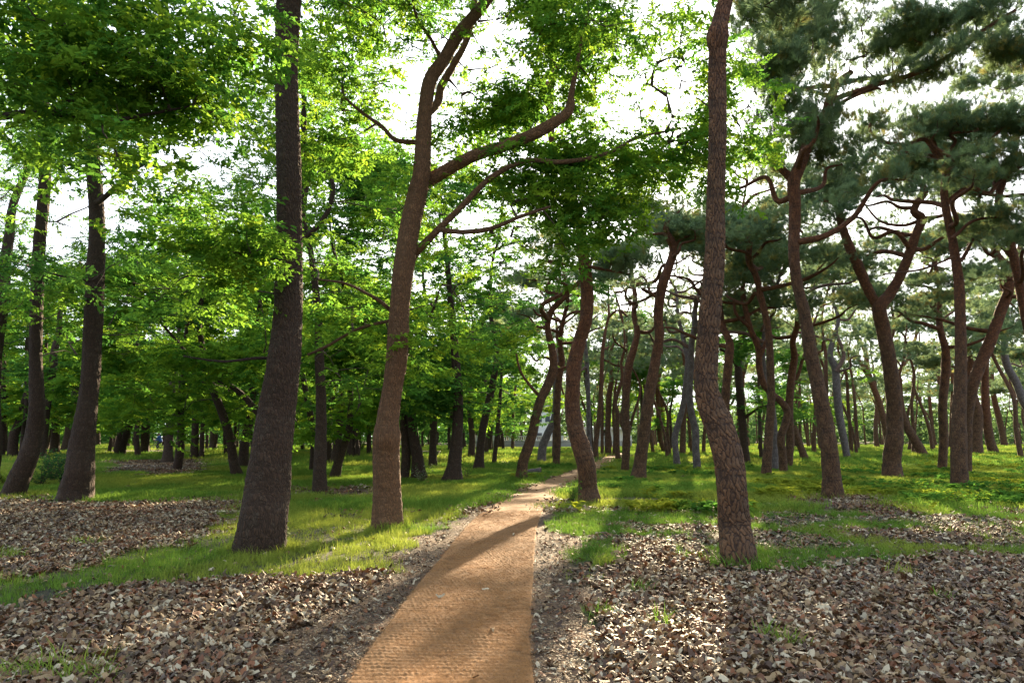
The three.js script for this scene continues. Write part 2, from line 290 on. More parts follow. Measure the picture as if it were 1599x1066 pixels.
function leafing(chains, r, o) {       // sprigs on the outer part of every chain
  const list = [], p = V();
  for (const c of chains) {
    const n = c.pts.length;
    for (let i = 0; i < o.per; i++) {
      const f = (0.35 + 0.65 * Math.sqrt(r())) * (n - 1), k = Math.min(n - 2, Math.floor(f)); p.copy(c.pts[k]).lerp(c.pts[k + 1], f - k);
      const rr = o.reach; p.x += (r() + r() - 1) * rr; p.y += (r() + r() - 1) * rr * o.flat; p.z += (r() + r() - 1) * rr;
      if (p.y < 1.1) continue;
      const w = openToSun(p, o.shaft); if (w && r() < w) continue;
      const s = o.size * (0.75 + 0.5 * r());
      const m = T4(p.x, p.y, p.z).multiply(E((r() - 0.5) * o.tilt, r() * 6.283, (r() - 0.55) * o.tilt, 'YXZ')).multiply(new THREE.Matrix4().makeScale(s, s, s));
      list.push({ m, c: tone(o.tone, r) });
    }
  }
  return list;
}

// ---------------------------------------------------------------- trees
const clampCell = (z) => clamp(-z * 0.0019, 0.014, 0.3);
function ellipsoidPoints(r, c, R, n, out) { for (let i = 0; i < n; i++) { let x, y, z; do { x = r() * 2 - 1; y = r() * 2 - 1; z = r() * 2 - 1; } while (x * x + y * y + z * z > 1); out.push(V(c.x + x * R.x, c.y + y * R.y, c.z + z * R.z)); } }
let treeSeed = 100;
/* spec: kind 'oak'|'pine', bark, path [[px,py,w]...] traced at the depth of its foot, z (else from the foot), limbs [[[px,py,w,dz]...]...], top: height, blobs [[px,py,rx,ry,dz,rz]] foliage masses, R crown radius, low: crown foot, n tips, per, tone */
function tree(spec) {
  const r = rngOf(spec.seed ?? (treeSeed += 7)), [x0, y0] = spec.path[0], foot = spot(x0, y0), z = spec.z ?? foot[1], cell = clampCell(z), pine = spec.kind === 'pine', bark = BARK[spec.bark ?? spec.kind];
  const px = (w) => w * (-z / Math.cos(PITCH)) / F, far = -z > 45, mid = -z > 22;
  const base = V(at(x0, y0, z).x, 0, z); base.y = gy(base.x, z) - 0.06;
  const root = thing(pine ? 'pine_tree' : 'oak_tree', spec.label, pine ? 'pine tree' : 'tree', base, spec.group);
  const loc = (v) => v.sub(base);
  // trunk
  const pts = [], rad = []; let dz = 0;
  spec.path.forEach(([x, y, w, d], i) => { if (d !== undefined) dz = d; else if (i) dz += (r() - 0.5) * px(w) * 0.5; const p = i ? at(x, y, z + (spec.flat ? 0 : dz)) : V(base.x, base.y, z); pts.push(loc(p)); rad.push(px(w) / 2); });
  const H = spec.top ?? (pine ? 11.5 + 3.5 * r() : 11 + 3 * r());
  let last = pts[pts.length - 1], lr = rad[rad.length - 1]; const dir = last.clone().sub(pts[pts.length - 2]).normalize();
  const grownFrom = pts.length;
  while (last.y < H - 0.8) { const step = pine ? 0.9 : 1.1; dir.add(V((r() - 0.5) * (pine ? 0.9 : 0.5), 0.35, (r() - 0.5) * (pine ? 0.9 : 0.5))).normalize(); last = last.clone().addScaledVector(dir, step); lr = Math.max(0.03, lr * (pine ? 0.88 : 0.86)); pts.push(last); rad.push(lr); }
  part('trunk', tube(pts, rad, { cell, bark, flare: (spec.flare ?? 0.2) * 0.55, gnarl: spec.gnarl ?? (pine ? 0.07 : 0.06), seed: r() * 9, red: pine && spec.bark !== 'grey' ? [spec.redFrom ?? 2.5, (spec.redFrom ?? 2.5) + 4] : 0, minRad: far ? 6 : 9, long: mid ? 2.2 : 1.6 }), bark.m, root);
  const nodes = []; const crv = new THREE.CatmullRomCurve3(pts, false, 'centripetal');
  const low = spec.low ?? (pine ? H * 0.55 : H * 0.26);
  for (let i = 0; i <= 40; i++) { const p = crv.getPoint(i / 40); if (p.y > low * 0.8) nodes.push({ p, pen: 0.3 }); }
  // traced limbs
  for (const lb of spec.limbs ?? []) {
    const P = lb.map(([x, y, w, d]) => loc(at(x, y, z + (d ?? 0)))), R = lb.map((e) => px(e[2]) / 2);
    part('limb', tube(P, R, { cell: cell * 1.2, bark, gnarl: 0.12, seed: r() * 9, red: pine ? [0, 1] : 0, minRad: 6 }), bark.m, root);
    const c = new THREE.CatmullRomCurve3(P, false, 'centripetal'); for (let i = 1; i <= 14; i++) nodes.push({ p: c.getPoint(i / 14), pen: 0 });
  }
  // foliage masses
  const tips = [], axis = (y) => { let b = pts[0]; for (let i = 0; i < pts.length - 1; i++) if (pts[i + 1].y >= y) { const a = pts[i], c = pts[i + 1]; return a.clone().lerp(c, clamp((y - a.y) / Math.max(0.01, c.y - a.y), 0, 1)); } return pts[pts.length - 1].clone(); };
  for (const [bx, by, rx, ry, bd = 0, rz, cnt] of spec.blobs ?? []) { const c = loc(at(bx, by, z + bd + (spec.back ?? 0))); ellipsoidPoints(r, c, V(px(rx), px(ry), rz ?? px(rx) * 0.8), cnt ?? Math.round(8 + rx * ry / 300), tips); }
  const nTips = spec.n ?? (far ? 30 : mid ? 78 : 90), R = spec.R ?? (pine ? 3.3 + 1.1 * r() : 3.6 + 1.2 * r());
  if (pine && nTips) {
    const pads = Math.max(4, Math.round(nTips / 7)), ph = r() * 6.28;
    for (let i = 0; i < pads; i++) {
      const f = i / (pads - 1 || 1), y = lerp(low + 0.4, H, Math.pow(f, 0.8)) + (r() - 0.5) * 0.6, a = ph + i * 2.399 + (r() - 0.5), d = R * (1 - 0.62 * f * f) * (0.45 + 0.6 * r()), c = axis(y - 0.9).clone(), far_ = V(Math.cos(a) * d, 0, Math.sin(a) * d);
      const pad = V(c.x + far_.x, y, c.z + far_.z), st = axis(y - 0.7 - 0.5 * r());
      if (-z < 60) {   // a limb of its own to every pad
        const m1 = st.clone().lerp(pad, 0.3).add(V((r() - 0.5) * 0.9, 0.7 * (r() - 0.5), (r() - 0.5) * 0.9)), m2 = st.clone().lerp(pad, 0.55).add(V((r() - 0.5) * 0.8, 0.6 * (r() - 0.5), (r() - 0.5) * 0.8)), m3 = st.clone().lerp(pad, 0.8).add(V((r() - 0.5) * 0.6, 0.4 * (r() - 0.3), (r() - 0.5) * 0.6)), P = [st, m1, m2, m3, pad], w = clamp(0.06 + 0.014 * d, 0.05, 0.11);
        part('limb', tube(P, [w, w * 0.85, w * 0.7, w * 0.5, 0.02], { cell: Math.max(0.03, cell * 1.3), gnarl: 0.15, seed: r() * 9, red: [-9, -8], minRad: 5 }), bark.m, root);
        const cc = new THREE.CatmullRomCurve3(P); for (let k = 1; k <= 8; k++) nodes.push({ p: cc.getPoint(k / 8), pen: 0 });
      }
      const w = (0.95 + 0.7 * r()) * (1 - 0.25 * f) * R / 2.9; ellipsoidPoints(r, pad.add(V(0, 0.18, 0)), V(w * 1.35, 0.24 + 0.14 * r(), w * 1.35), Math.max(3, Math.round(nTips / pads)), tips);
    }
  } else if (nTips) {
    const nb = Math.max(6, Math.round(nTips / 7)), ph = r() * 6.28;
    for (let i = 0; i < nb; i++) {
      const f = i / (nb - 1), y = lerp(low, H, f), a = ph + i * 2.399 + (r() - 0.5) * 0.8, prof = Math.sin(Math.PI * (0.18 + 0.74 * f)), d = R * prof * (0.5 + 0.5 * r()), c = axis(y);
      ellipsoidPoints(r, V(c.x + Math.cos(a) * d, y, c.z + Math.sin(a) * d), V(1.8, 0.9, 1.8), Math.round(nTips / nb), tips);
    }
  }
  for (const t of tips) if (t.y < 1.5) t.y = 1.5 + r() * 0.6;
  const chains = grow(nodes, tips, r, pine ? { twist: 0.5, lift: -0.05, wiggle: 0.45 } : { twist: 0.35, lift: -0.02, wiggle: 0.22 });
  if (!far) part('twigs', twigs(chains, pine ? 0.035 : 0.05, mid ? 4 : 5, pine ? 0.007 : 0.006), pine ? twigPine : twigOak, root, 'stuff');
  // leaves
  const off = V().copy(base), move = (l) => { l.forEach((e) => { e.m.elements[12] -= off.x; e.m.elements[13] -= off.y; e.m.elements[14] -= off.z; }); return l; };
  for (const c of chains) c.pts = c.pts.map((p) => p.clone().add(off));
  const big = -z > 26;
  const list = leafing(chains, r, { per: spec.per ?? (pine ? (far ? 14 : 13) : (far ? 17 : mid ? 22 : 18)), reach: spec.reach ?? (pine ? 0.6 : 0.75) * (big ? 1.15 : 1), flat: pine ? 0.45 : 0.75, tilt: pine ? 0.5 : 1.1, size: spec.size ?? (pine ? 1 : 1) * (far ? 1.3 : 1), tone: spec.tone ?? kindTone(pine, base), shaft: spec.shaft });
  move(list);
  const G = pine ? (big ? shootFar : shootNear) : (big ? sprigFar : sprigNear), half = list.length >> 1;
  if (list.length) { scatter('crown', G[0], pine ? MAT.needle : MAT.leaf, list.slice(0, half), root); scatter('crown', G[1], pine ? MAT.needle : MAT.leaf, list.slice(half), root); }
  if (spec.leaves && list.length) {   // the leaves that show largest, one by one
    for (let i = 0; i < spec.leaves; i++) { const e = list[Math.floor(r() * list.length)], q = part('leaf', bigLeaf[i % 2], leafMats[i % 4], root), p = V().setFromMatrixPosition(e.m); q.position.set(p.x + (r() - 0.5) * 0.4, p.y + (r() - 0.5) * 0.3 - 0.04, p.z + 0.1 + r() * 0.3); q.rotation.set((r() - 0.5) * 1.2, r() * 6.28, (r() - 0.6) * 1.1); const k = 0.85 + 0.4 * r(); q.scale.set(k, k, k); }
  }
  return root;
}
const bigLeaf = [5, 6].map((n) => { const o = { pos: [], idx: [] }; leafShape(0.115, 0.062, true, -0.4, 0.3, rngOf(n), o); return geo(o.pos, o.idx); });
const leafMats = TONES.oak.map((c) => leafMat({ color: new THREE.Color().setRGB(...c) }));
const kindTone = (pine, b) => pine ? 'pine' : ['oak', 'oakDark', 'oak', 'oakLime', 'oak'][Math.floor(hash2(Math.round(b.x * 7), Math.round(b.z * 7)) * 5)];

const oakWood = 'broadleaf trees of the shady wood', pineWood = 'pines standing across the sunny grass';
// the large trees in front, one by one
tree({ kind: 'oak', label: 'thickest dark broadleaf tree leaning over the leaf litter, its trunk swelling at the foot', flare: 0.3, top: 13.5, low: 8.2, n: 80, per: 15, R: 4.2,
  path: [[406, 858, 72], [411, 815, 70], [417, 760, 68], [424, 700, 61], [434, 630, 55], [443, 565, 50], [449, 500, 44], [451, 420, 42], [451, 300, 38.5], [449, 200, 37], [447, 100, 36], [451, 0, 40], [455, -60, 38]],
  limbs: [[[446, 404, 9, 0.1], [400, 400, 6, 0.5], [365, 395, 5, 0.9], [325, 388, 3.5, 1.2]], [[445, 560, 6, 0.1], [400, 559, 5, 0.3], [350, 564, 4, 0.4], [285, 556, 3, 0.6]]],
  blobs: [[335, 375, 95, 42, 1, 0.5, 18], [300, 440, 100, 30, 0.8, 0.5, 10], [390, 440, 40, 30, 0.4, 0.6, 5]], tone: 'oak' });
tree({ kind: 'oak', label: 'orange-brown broadleaf tree beside the mat, forking into a long limb that reaches over the path', flare: 0.2, top: 14, low: 9.2, n: 70, per: 17, shaft: 0.4, back: -0.9, leaves: 160, R: 4.4, gnarl: 0.09, bark: 'oakWarm',
  path: [[604, 824, 48], [604, 800, 45], [604, 750, 42], [603, 700, 41], [604, 682, 42], [606, 655, 35], [613, 605, 32], [619, 562, 34], [624, 480, 31], [630, 420, 32], [641, 350, 33], [652, 300, 32], [658, 272, 28], [661, 218, 26], [665, 160, 22], [673, 122, 22], [691, 96, 21], [714, 56, 20], [744, 20, 19], [764, -5, 18], [790, -50, 16]],
  limbs: [
    [[652, 300, 24, 0], [667, 284, 23, 0], [693, 268, 22, 0.1], [739, 243, 20, 0.2], [795, 225, 19, 0.3], [845, 203, 19, 0.4], [888, 172, 16, 0.4], [892, 147, 10, 0.4], [898, 117, 8, 0.4], [904, 84, 6, 0.4], [915, 30, 4, 0.3]],
    [[641, 405, 16, 0], [650, 393, 14, 0.1], [668, 375, 12, 0.2], [688, 355, 11, 0.3], [724, 319, 10, 0.4], [764, 279, 9, 0.5], [820, 251, 8, 0.5], [871, 253, 8, 0.4], [924, 246, 7, 0.2], [965, 232, 6, 0], [991, 216, 5, -0.2], [1040, 205, 4, -0.5]],
    [[684, 358, 9, 0.3], [724, 362, 8, 0.5], [764, 357, 7, 0.7], [815, 337, 6, 0.9], [860, 322, 4, 1]],
    [[665, 180, 14, 0], [683, 160, 14, -0.2], [688, 137, 14, -0.3], [708, 101, 13, -0.4], [729, 61, 12, -0.5], [742, 0, 9, -0.6]],
    [[652, 222, 9, 0], [617, 218, 8, 0.1], [597, 198, 7, 0.2], [567, 177, 6, 0.3], [535, 150, 4, 0.4]],
    [[614, 488, 7, 0.1], [590, 468, 6, 0.3], [572, 458, 5, 0.4], [541, 443, 4.5, 0.5], [496, 436, 3, 0.6]],
    [[612, 500, 6, 0], [580, 507, 5.5, -0.3], [551, 517, 5, -0.5], [511, 540, 5, -0.6], [480, 554, 4, -0.7]],
    [[690, 95, 8, 0], [672, 60, 6, 0.3], [650, 25, 5, 0.5], [640, -30, 3, 0.7]]],
  blobs: [[545, 125, 80, 60, 0.3, 1.3], [690, 45, 90, 50, 0.3, 1.4], [600, 40, 70, 50, 0, 1.2], [800, 70, 60, 45, 0.2, 1.1, 10], [905, 60, 90, 55, 0.4, 1.3], [1000, 110, 100, 65, 0, 1.4, 44], [1105, 160, 60, 70, -0.6, 1.2, 32], [1172, 190, 34, 60, -0.9, 0.7, 22], [1040, 230, 80, 50, -0.4, 1.2, 36], [960, 285, 90, 45, 0.1, 1.1, 24], [850, 325, 80, 40, 0.6, 1, 18], [780, 290, 55, 38, 0.5, 1, 10], [760, 395, 90, 38, 0.6, 1, 20], [690, 470, 60, 36, 0.3, 0.9, 12], [745, 520, 40, 28, 0.2, 0.7, 8], [560, 210, 55, 40, 0.3, 1, 10], [500, 400, 60, 40, 0.5, 0.9, 10], [540, 500, 70, 32, -0.3, 0.9, 12], [860, 400, 50, 34, 0.7, 0.8, 8], [950, 350, 50, 26, 0.2, 0.8, 8], [770, 150, 60, 60, 0.3, 1, 14], [840, 260, 50, 30, 0.2, 0.9, 8], [500, 50, 60, 50, 0.4, 1, 12], [620, 320, 40, 30, 0.5, 0.8, 8], [640, 560, 40, 26, 0.4, 0.6, 8], [890, 250, 40, 30, 0, 0.8, 8], [740, 90, 50, 50, -0.3, 1, 10], [725, 175, 45, 36, -0.4, 0.9, 10], [790, 190, 40, 24, -0.5, 0.9, 8], [700, 220, 30, 24, 0.4, 0.7, 5], [820, 170, 50, 40, -0.3, 1, 9], [930, 180, 50, 45, -0.3, 1, 12], [1070, 60, 60, 50, -0.2, 1.1, 14], [860, 20, 60, 40, 0, 1.1, 12], [1130, 290, 40, 40, -0.6, 0.8, 9], [450, 240, 40, 50, 0.6, 0.8, 8], [600, 150, 50, 40, 0.5, 0.8, 8]], tone: 'oak' });
tree({ kind: 'pine', label: 'red-barked pine bowing out beside the bend of the mat, leafy sprout at its foot', flare: 0.15, redFrom: 0.3, top: 13, low: 9, n: 36,
  path: [[921, 785, 37], [918, 760, 30], [917, 740, 29], [914, 720, 29], [908, 700, 29], [901, 680, 27], [897, 660, 26], [894, 630, 24], [895, 600, 23], [896, 576, 24], [901, 550, 22], [906, 530, 21], [914, 504, 21], [917, 469, 21], [915, 434, 20], [911, 399, 19], [908, 365, 16], [898, 320, 14], [876, 262, 13], [862, 220, 12], [860, 150, 11], [863, 80, 10], [860, 0, 9]],
  limbs: [[[912, 420, 7, 0], [880, 412, 5, 0.3], [840, 405, 4, 0.5]], [[915, 415, 6, -0.1], [950, 422, 5, -0.3], [985, 428, 3, -0.6]]], blobs: [[970, 410, 34, 14, -0.6, 0.6, 8]] });
tree({ kind: 'pine', label: 'dark pine with cracked bark plates and a kinked trunk, foot ringed by leaf litter', flare: 0.22, redFrom: 5, top: 14, low: 9.5, n: 80, R: 3.6, gnarl: 0.05,
  path: [[1155, 886, 51], [1152, 860, 53], [1147, 819, 50], [1143, 765, 46], [1137, 712, 45], [1125, 670, 45], [1111, 636, 43], [1103, 606, 38], [1104, 553, 36], [1108, 500, 35], [1116, 405, 33], [1118, 304, 30], [1121, 203, 28.5], [1120, 117, 30], [1121, 82, 29], [1121, 56, 37], [1126, 30, 27], [1133, 0, 25], [1142, -60, 24], [1147, -140, 22]],
  blobs: [[1215, 10, 60, 12, -1, 0.8, 6]] });
tree({ kind: 'pine', label: 'tall slim pine leaning right, between the bowed red pine and the kinked dark pine', redFrom: 2.2, top: 11, low: 8, n: 18, R: 2.6,
  path: [[996, 746, 24], [1000, 720, 20], [1003, 700, 19], [1009, 650, 18], [1017, 600, 17], [1026, 550, 16], [1030, 524, 15], [1028, 497, 15], [1030, 469, 15], [1036, 441, 16], [1046, 413, 14], [1052, 389, 13], [1047, 374, 13], [1040, 360, 10], [1044, 340, 8]],
  limbs: [[[1050, 392, 7, 0], [1065, 372, 5, -0.3], [1090, 368, 4, -0.6]], [[1034, 452, 6, 0], [1000, 470, 5, -0.5], [970, 476, 3, -0.9]]], blobs: [[1070, 362, 40, 12, -0.7, 1, 10], [985, 466, 40, 14, -0.8, 1, 10]] });
tree({ kind: 'pine', label: 'crooked pine curving right above the sawn log beside the path', top: 9.5, low: 6.5, n: 36, R: 2.6,
  path: [[814, 749, 19], [817, 720, 16], [824, 700, 16], [832, 675, 15.5], [837, 650, 15], [844, 625, 15], [856, 600, 15], [864, 575, 14], [863, 550, 12], [860, 535, 11], [855, 510, 10], [861, 486, 10], [876, 469, 9], [887, 457, 7]],
  limbs: [[[846, 622, 6, 0], [826, 600, 5, 0], [812, 578, 4, 0], [806, 552, 3, 0]], [[866, 578, 5, 0], [886, 572, 4, 0], [904, 566, 3, 0]]] });
tree({ kind: 'pine', label: 'large straight pine forking high up, bare brown earth round its foot', flare: 0.16, redFrom: 4.5, top: 11.6, low: 7.6, n: 50, R: 3.4, seed: 5,
  path: [[1301, 776, 32], [1298, 733, 27], [1295, 696, 25.5], [1289, 662, 25], [1281, 620, 22.5], [1274, 584, 21], [1265, 545, 20], [1258, 495, 18], [1244, 435, 16.5], [1240, 394, 17], [1241, 356, 17.5], [1242, 319, 18.5], [1240, 284, 20], [1250, 258, 19], [1263, 223, 17], [1288, 182, 16], [1298, 152, 16], [1309, 130, 13], [1330, 112, 9]],
  limbs: [[[1240, 282, 15, 0], [1225, 268, 12, 0], [1212, 253, 11, 0.1], [1199, 230, 9, 0.2]], [[1306, 134, 9, 0], [1283, 134, 8, 0.2], [1252, 139, 8, 0.4], [1207, 137, 7, 0.7]], [[1309, 130, 9, 0], [1344, 124, 8, -0.2], [1389, 116, 6, -0.4], [1430, 90, 4, -0.5]], [[1300, 155, 9, 0], [1364, 134, 8, 0.4], [1425, 116, 8, 0.8], [1480, 89, 7, 1.2], [1531, 51, 6, 1.5], [1587, 15, 5, 1.8]], [[1258, 232, 6, 0], [1285, 205, 5, 0.2], [1270, 170, 4, 0.3]]],
  blobs: [[1200, 105, 60, 24, 0.6, 1.3, 22], [1260, 50, 60, 26, 0.3, 1.3, 20], [1330, 80, 60, 30, 0, 1.4, 24], [1400, 60, 60, 30, 0.5, 1.4, 22], [1470, 45, 60, 30, 1, 1.4, 22], [1550, 10, 60, 26, 1.6, 1.4, 20], [1390, 20, 60, 20, 0, 1.4, 16], [1500, 100, 60, 20, 1.2, 1.4, 16], [1585, 75, 40, 30, 1.6, 1.4, 18], [1180, 30, 50, 22, 0.5, 1.2, 14], [1310, 30, 60, 26, 0.2, 1.4, 16], [1290, 230, 50, 16, -0.4, 1.2, 14], [1240, 200, 40, 16, 0.3, 1, 10], [1230, 160, 40, 14, 0.5, 0.9, 10]] });
tree({ kind: 'pine', label: 'stout pine splitting into a wide Y above head height among yellow-green weeds', flare: 0.12, redFrom: 4, top: 12.2, low: 9, n: 46, R: 3.6, seed: 9,
  path: [[1394, 745, 31], [1393, 718, 27], [1397, 690, 25.5], [1398, 662, 24], [1396, 620, 23], [1391, 578, 22], [1387, 550, 21.5], [1379, 510, 21], [1374, 480, 21], [1389, 461, 17], [1404, 435, 15], [1419, 401, 14.5], [1430, 367, 14], [1440, 341, 15], [1428, 330, 12], [1432, 318, 11], [1445, 299, 10], [1432, 276, 9]],
  limbs: [[[1374, 482, 17, 0], [1359, 458, 16, 0], [1344, 424, 16, 0], [1329, 390, 15, 0], [1318, 360, 13, 0], [1312, 337, 12, 0], [1316, 318, 8, 0], [1335, 300, 5, 0]], [[1314, 335, 7, 0], [1300, 318, 5, 0.3], [1280, 312, 4, 0.5]], [[1438, 344, 7, 0], [1410, 352, 5, 0], [1375, 345, 4, 0], [1350, 318, 3, 0]]],
  blobs: [[1300, 300, 60, 14, 0, 1.6, 20], [1370, 260, 70, 18, 0, 1.8, 24], [1440, 250, 60, 16, 0, 1.6, 20], [1500, 290, 50, 12, 0, 1.4, 14]] });
tree({ kind: 'pine', label: 'upright pine with rust-red upper stem and a curly side branch, behind the weed patch', flare: 0.1, redFrom: 3, top: 12, low: 8, n: 46, R: 3.4, seed: 13,
  path: [[1500, 762, 27], [1498, 732, 24], [1498, 690, 23], [1498, 648, 21], [1500, 606, 19], [1501, 550, 17], [1500, 488, 16], [1498, 443, 15], [1492, 398, 14], [1486, 364, 13], [1477, 322, 12], [1475, 294, 11.5], [1478, 258, 12], [1460, 233, 12], [1450, 203, 11], [1442, 177, 9]],
  limbs: [[[1458, 232, 8, 0], [1445, 218, 7, 0], [1415, 225, 6.5, 0.2], [1379, 220, 6, 0.4], [1359, 203, 5, 0.5], [1366, 177, 4, 0.5]], [[1476, 270, 7, 0], [1520, 240, 6, 0.3], [1560, 205, 5, 0.5], [1600, 170, 4, 0.7]], [[1488, 372, 6, 0], [1520, 345, 5, 0.2], [1560, 338, 4, 0.4]], [[1492, 400, 4, 0], [1440, 420, 3.5, 0.5], [1380, 428, 2.5, 0.9]]],
  blobs: [[1400, 195, 60, 16, 0.2, 1.4, 20], [1500, 180, 60, 18, 0.2, 1.5, 22], [1580, 190, 50, 20, 0.5, 1.4, 18], [1540, 250, 60, 16, 0.4, 1.4, 18], [1560, 120, 60, 14, 0, 1.4, 14], [1560, 330, 40, 10, 0.4, 1, 10]] });
tree({ kind: 'pine', label: 'pine leaning steeply right behind the upright rust-red pine', top: 10.5, low: 7.4, n: 44, R: 3.2,
  path: [[1511, 736, 12], [1512, 690, 12], [1512, 662, 13], [1515, 628, 15], [1521, 598, 17], [1536, 558, 18], [1547, 533, 17], [1563, 488, 16], [1576, 450, 15], [1573, 420, 14], [1558, 398, 11], [1545, 367, 10], [1541, 349, 9]], limbs: [[[1575, 435, 10, 0], [1590, 400, 9, 0], [1600, 360, 7, 0]], [[1560, 402, 5, 0], [1530, 420, 4, 0.3], [1508, 444, 3, 0.5]]] });
tree({ kind: 'pine', label: 'pine whose stem curls up along the right margin past the steeply leaning pine', top: 11.5, low: 7.5, n: 46, R: 3, z: -24,
  path: [[1660, 757, 20], [1645, 680, 18], [1625, 580, 16], [1602, 490, 15], [1589, 424, 14], [1580, 383, 13], [1577, 356, 12], [1560, 319, 11], [1564, 292, 11], [1578, 260, 10], [1588, 210, 10], [1580, 160, 9]], limbs: [[[1584, 225, 8, 0], [1560, 195, 6, 0], [1552, 160, 5, 0.2]]] });
tree({ kind: 'oak', label: 'dark trunk with a wide skirted foot rising from the bare edge of the leaf litter', flare: 0.34, top: 13, low: 5, n: 110, per: 20, R: 4.6,
  path: [[117, 780, 49], [120, 762, 46], [124, 737, 42], [127, 700, 38], [132, 662, 33], [137, 625, 29], [141, 587, 27.5], [143, 550, 27], [147, 456, 28], [151, 355, 24], [149, 304, 23.5], [144, 253, 22], [144, 213, 20.5], [147, 140, 19], [150, 40, 17]],
  limbs: [[[150, 318, 10, 0], [165, 306, 9, 0], [190, 284, 8, 0.2], [223, 256, 7, 0.4], [253, 261, 5, 0.5], [300, 245, 3, 0.6]], [[149, 440, 5, 0], [100, 432, 4, 0.3], [40, 415, 3, 0.5]]] });
tree({ kind: 'oak', label: 'dark trunk slanting up out of the shrubs next to the wide-footed tree', flare: 0.2, top: 13, low: 4.6, n: 100, per: 20, R: 4.4,
  path: [[19, 772, 33], [30, 745, 30], [44, 712, 28], [53, 675, 25], [57, 637, 23], [56, 600, 21], [55, 550, 18], [57, 456, 19], [61, 380, 18], [68, 304, 18], [70, 253, 18], [68, 213, 17], [66, 120, 15], [60, 0, 13]], limbs: [[[55, 440, 6, 0], [20, 420, 5, 0.4], [-20, 400, 4, 0.8]]] });
tree({ kind: 'oak', label: 'tree whose long dark bough crosses in front of the two shady trunks', z: -7.6, top: 12, low: 6.4, n: 60, per: 12, shaft: 0.4, leaves: 240, R: 4, tone: 'oak',
  path: [[-195, 920, 60], [-190, 700, 50], [-180, 450, 44], [-170, 300, 42], [-160, 120, 36], [-150, -100, 30]],
  limbs: [[[-168, 260, 20, 0], [-100, 215, 15, 0], [0, 182, 13, 0.1], [85, 177, 12, 0.1], [170, 188, 9, 0], [220, 180, 6, -0.2], [300, 165, 4, -0.4]], [[85, 178, 6, 0.1], [150, 120, 5, -0.2], [230, 100, 4, -0.5], [330, 105, 3, -0.8]]],
  blobs: [[40, 60, 100, 50, 0, 0.7, 14], [150, 110, 100, 50, -0.2, 0.7, 16], [260, 110, 90, 55, -0.5, 0.7, 14], [350, 165, 65, 45, -0.8, 0.6, 9], [240, 30, 80, 35, -0.4, 0.7, 8], [100, 160, 110, 20, 0.1, 0.5, 7], [385, 80, 40, 50, -0.8, 0.5, 6], [185, 250, 26, 22, 0, 0.3, 4], [60, 0, 110, 24, 0, 0.7, 8]] });
tree({ kind: 'oak', label: 'tree with two arched boughs standing close behind the thickest leaning trunk', top: 11.5, low: 4.6, n: 70, per: 20, tone: 'oak',
  path: [[434, 784, 34], [441, 700, 28], [448, 600, 24], [453, 500, 21], [462, 400, 17], [471, 330, 14], [474, 260, 12], [474, 190, 9]], limbs: [[[470, 340, 12, 0], [479, 285, 11, 0], [496, 256, 11, 0], [518, 237, 9, 0], [540, 228, 6, 0]], [[464, 380, 9, 0], [496, 352, 9, 0], [513, 325, 8, 0], [519, 285, 7, 0], [500, 262, 6, 0]]] });

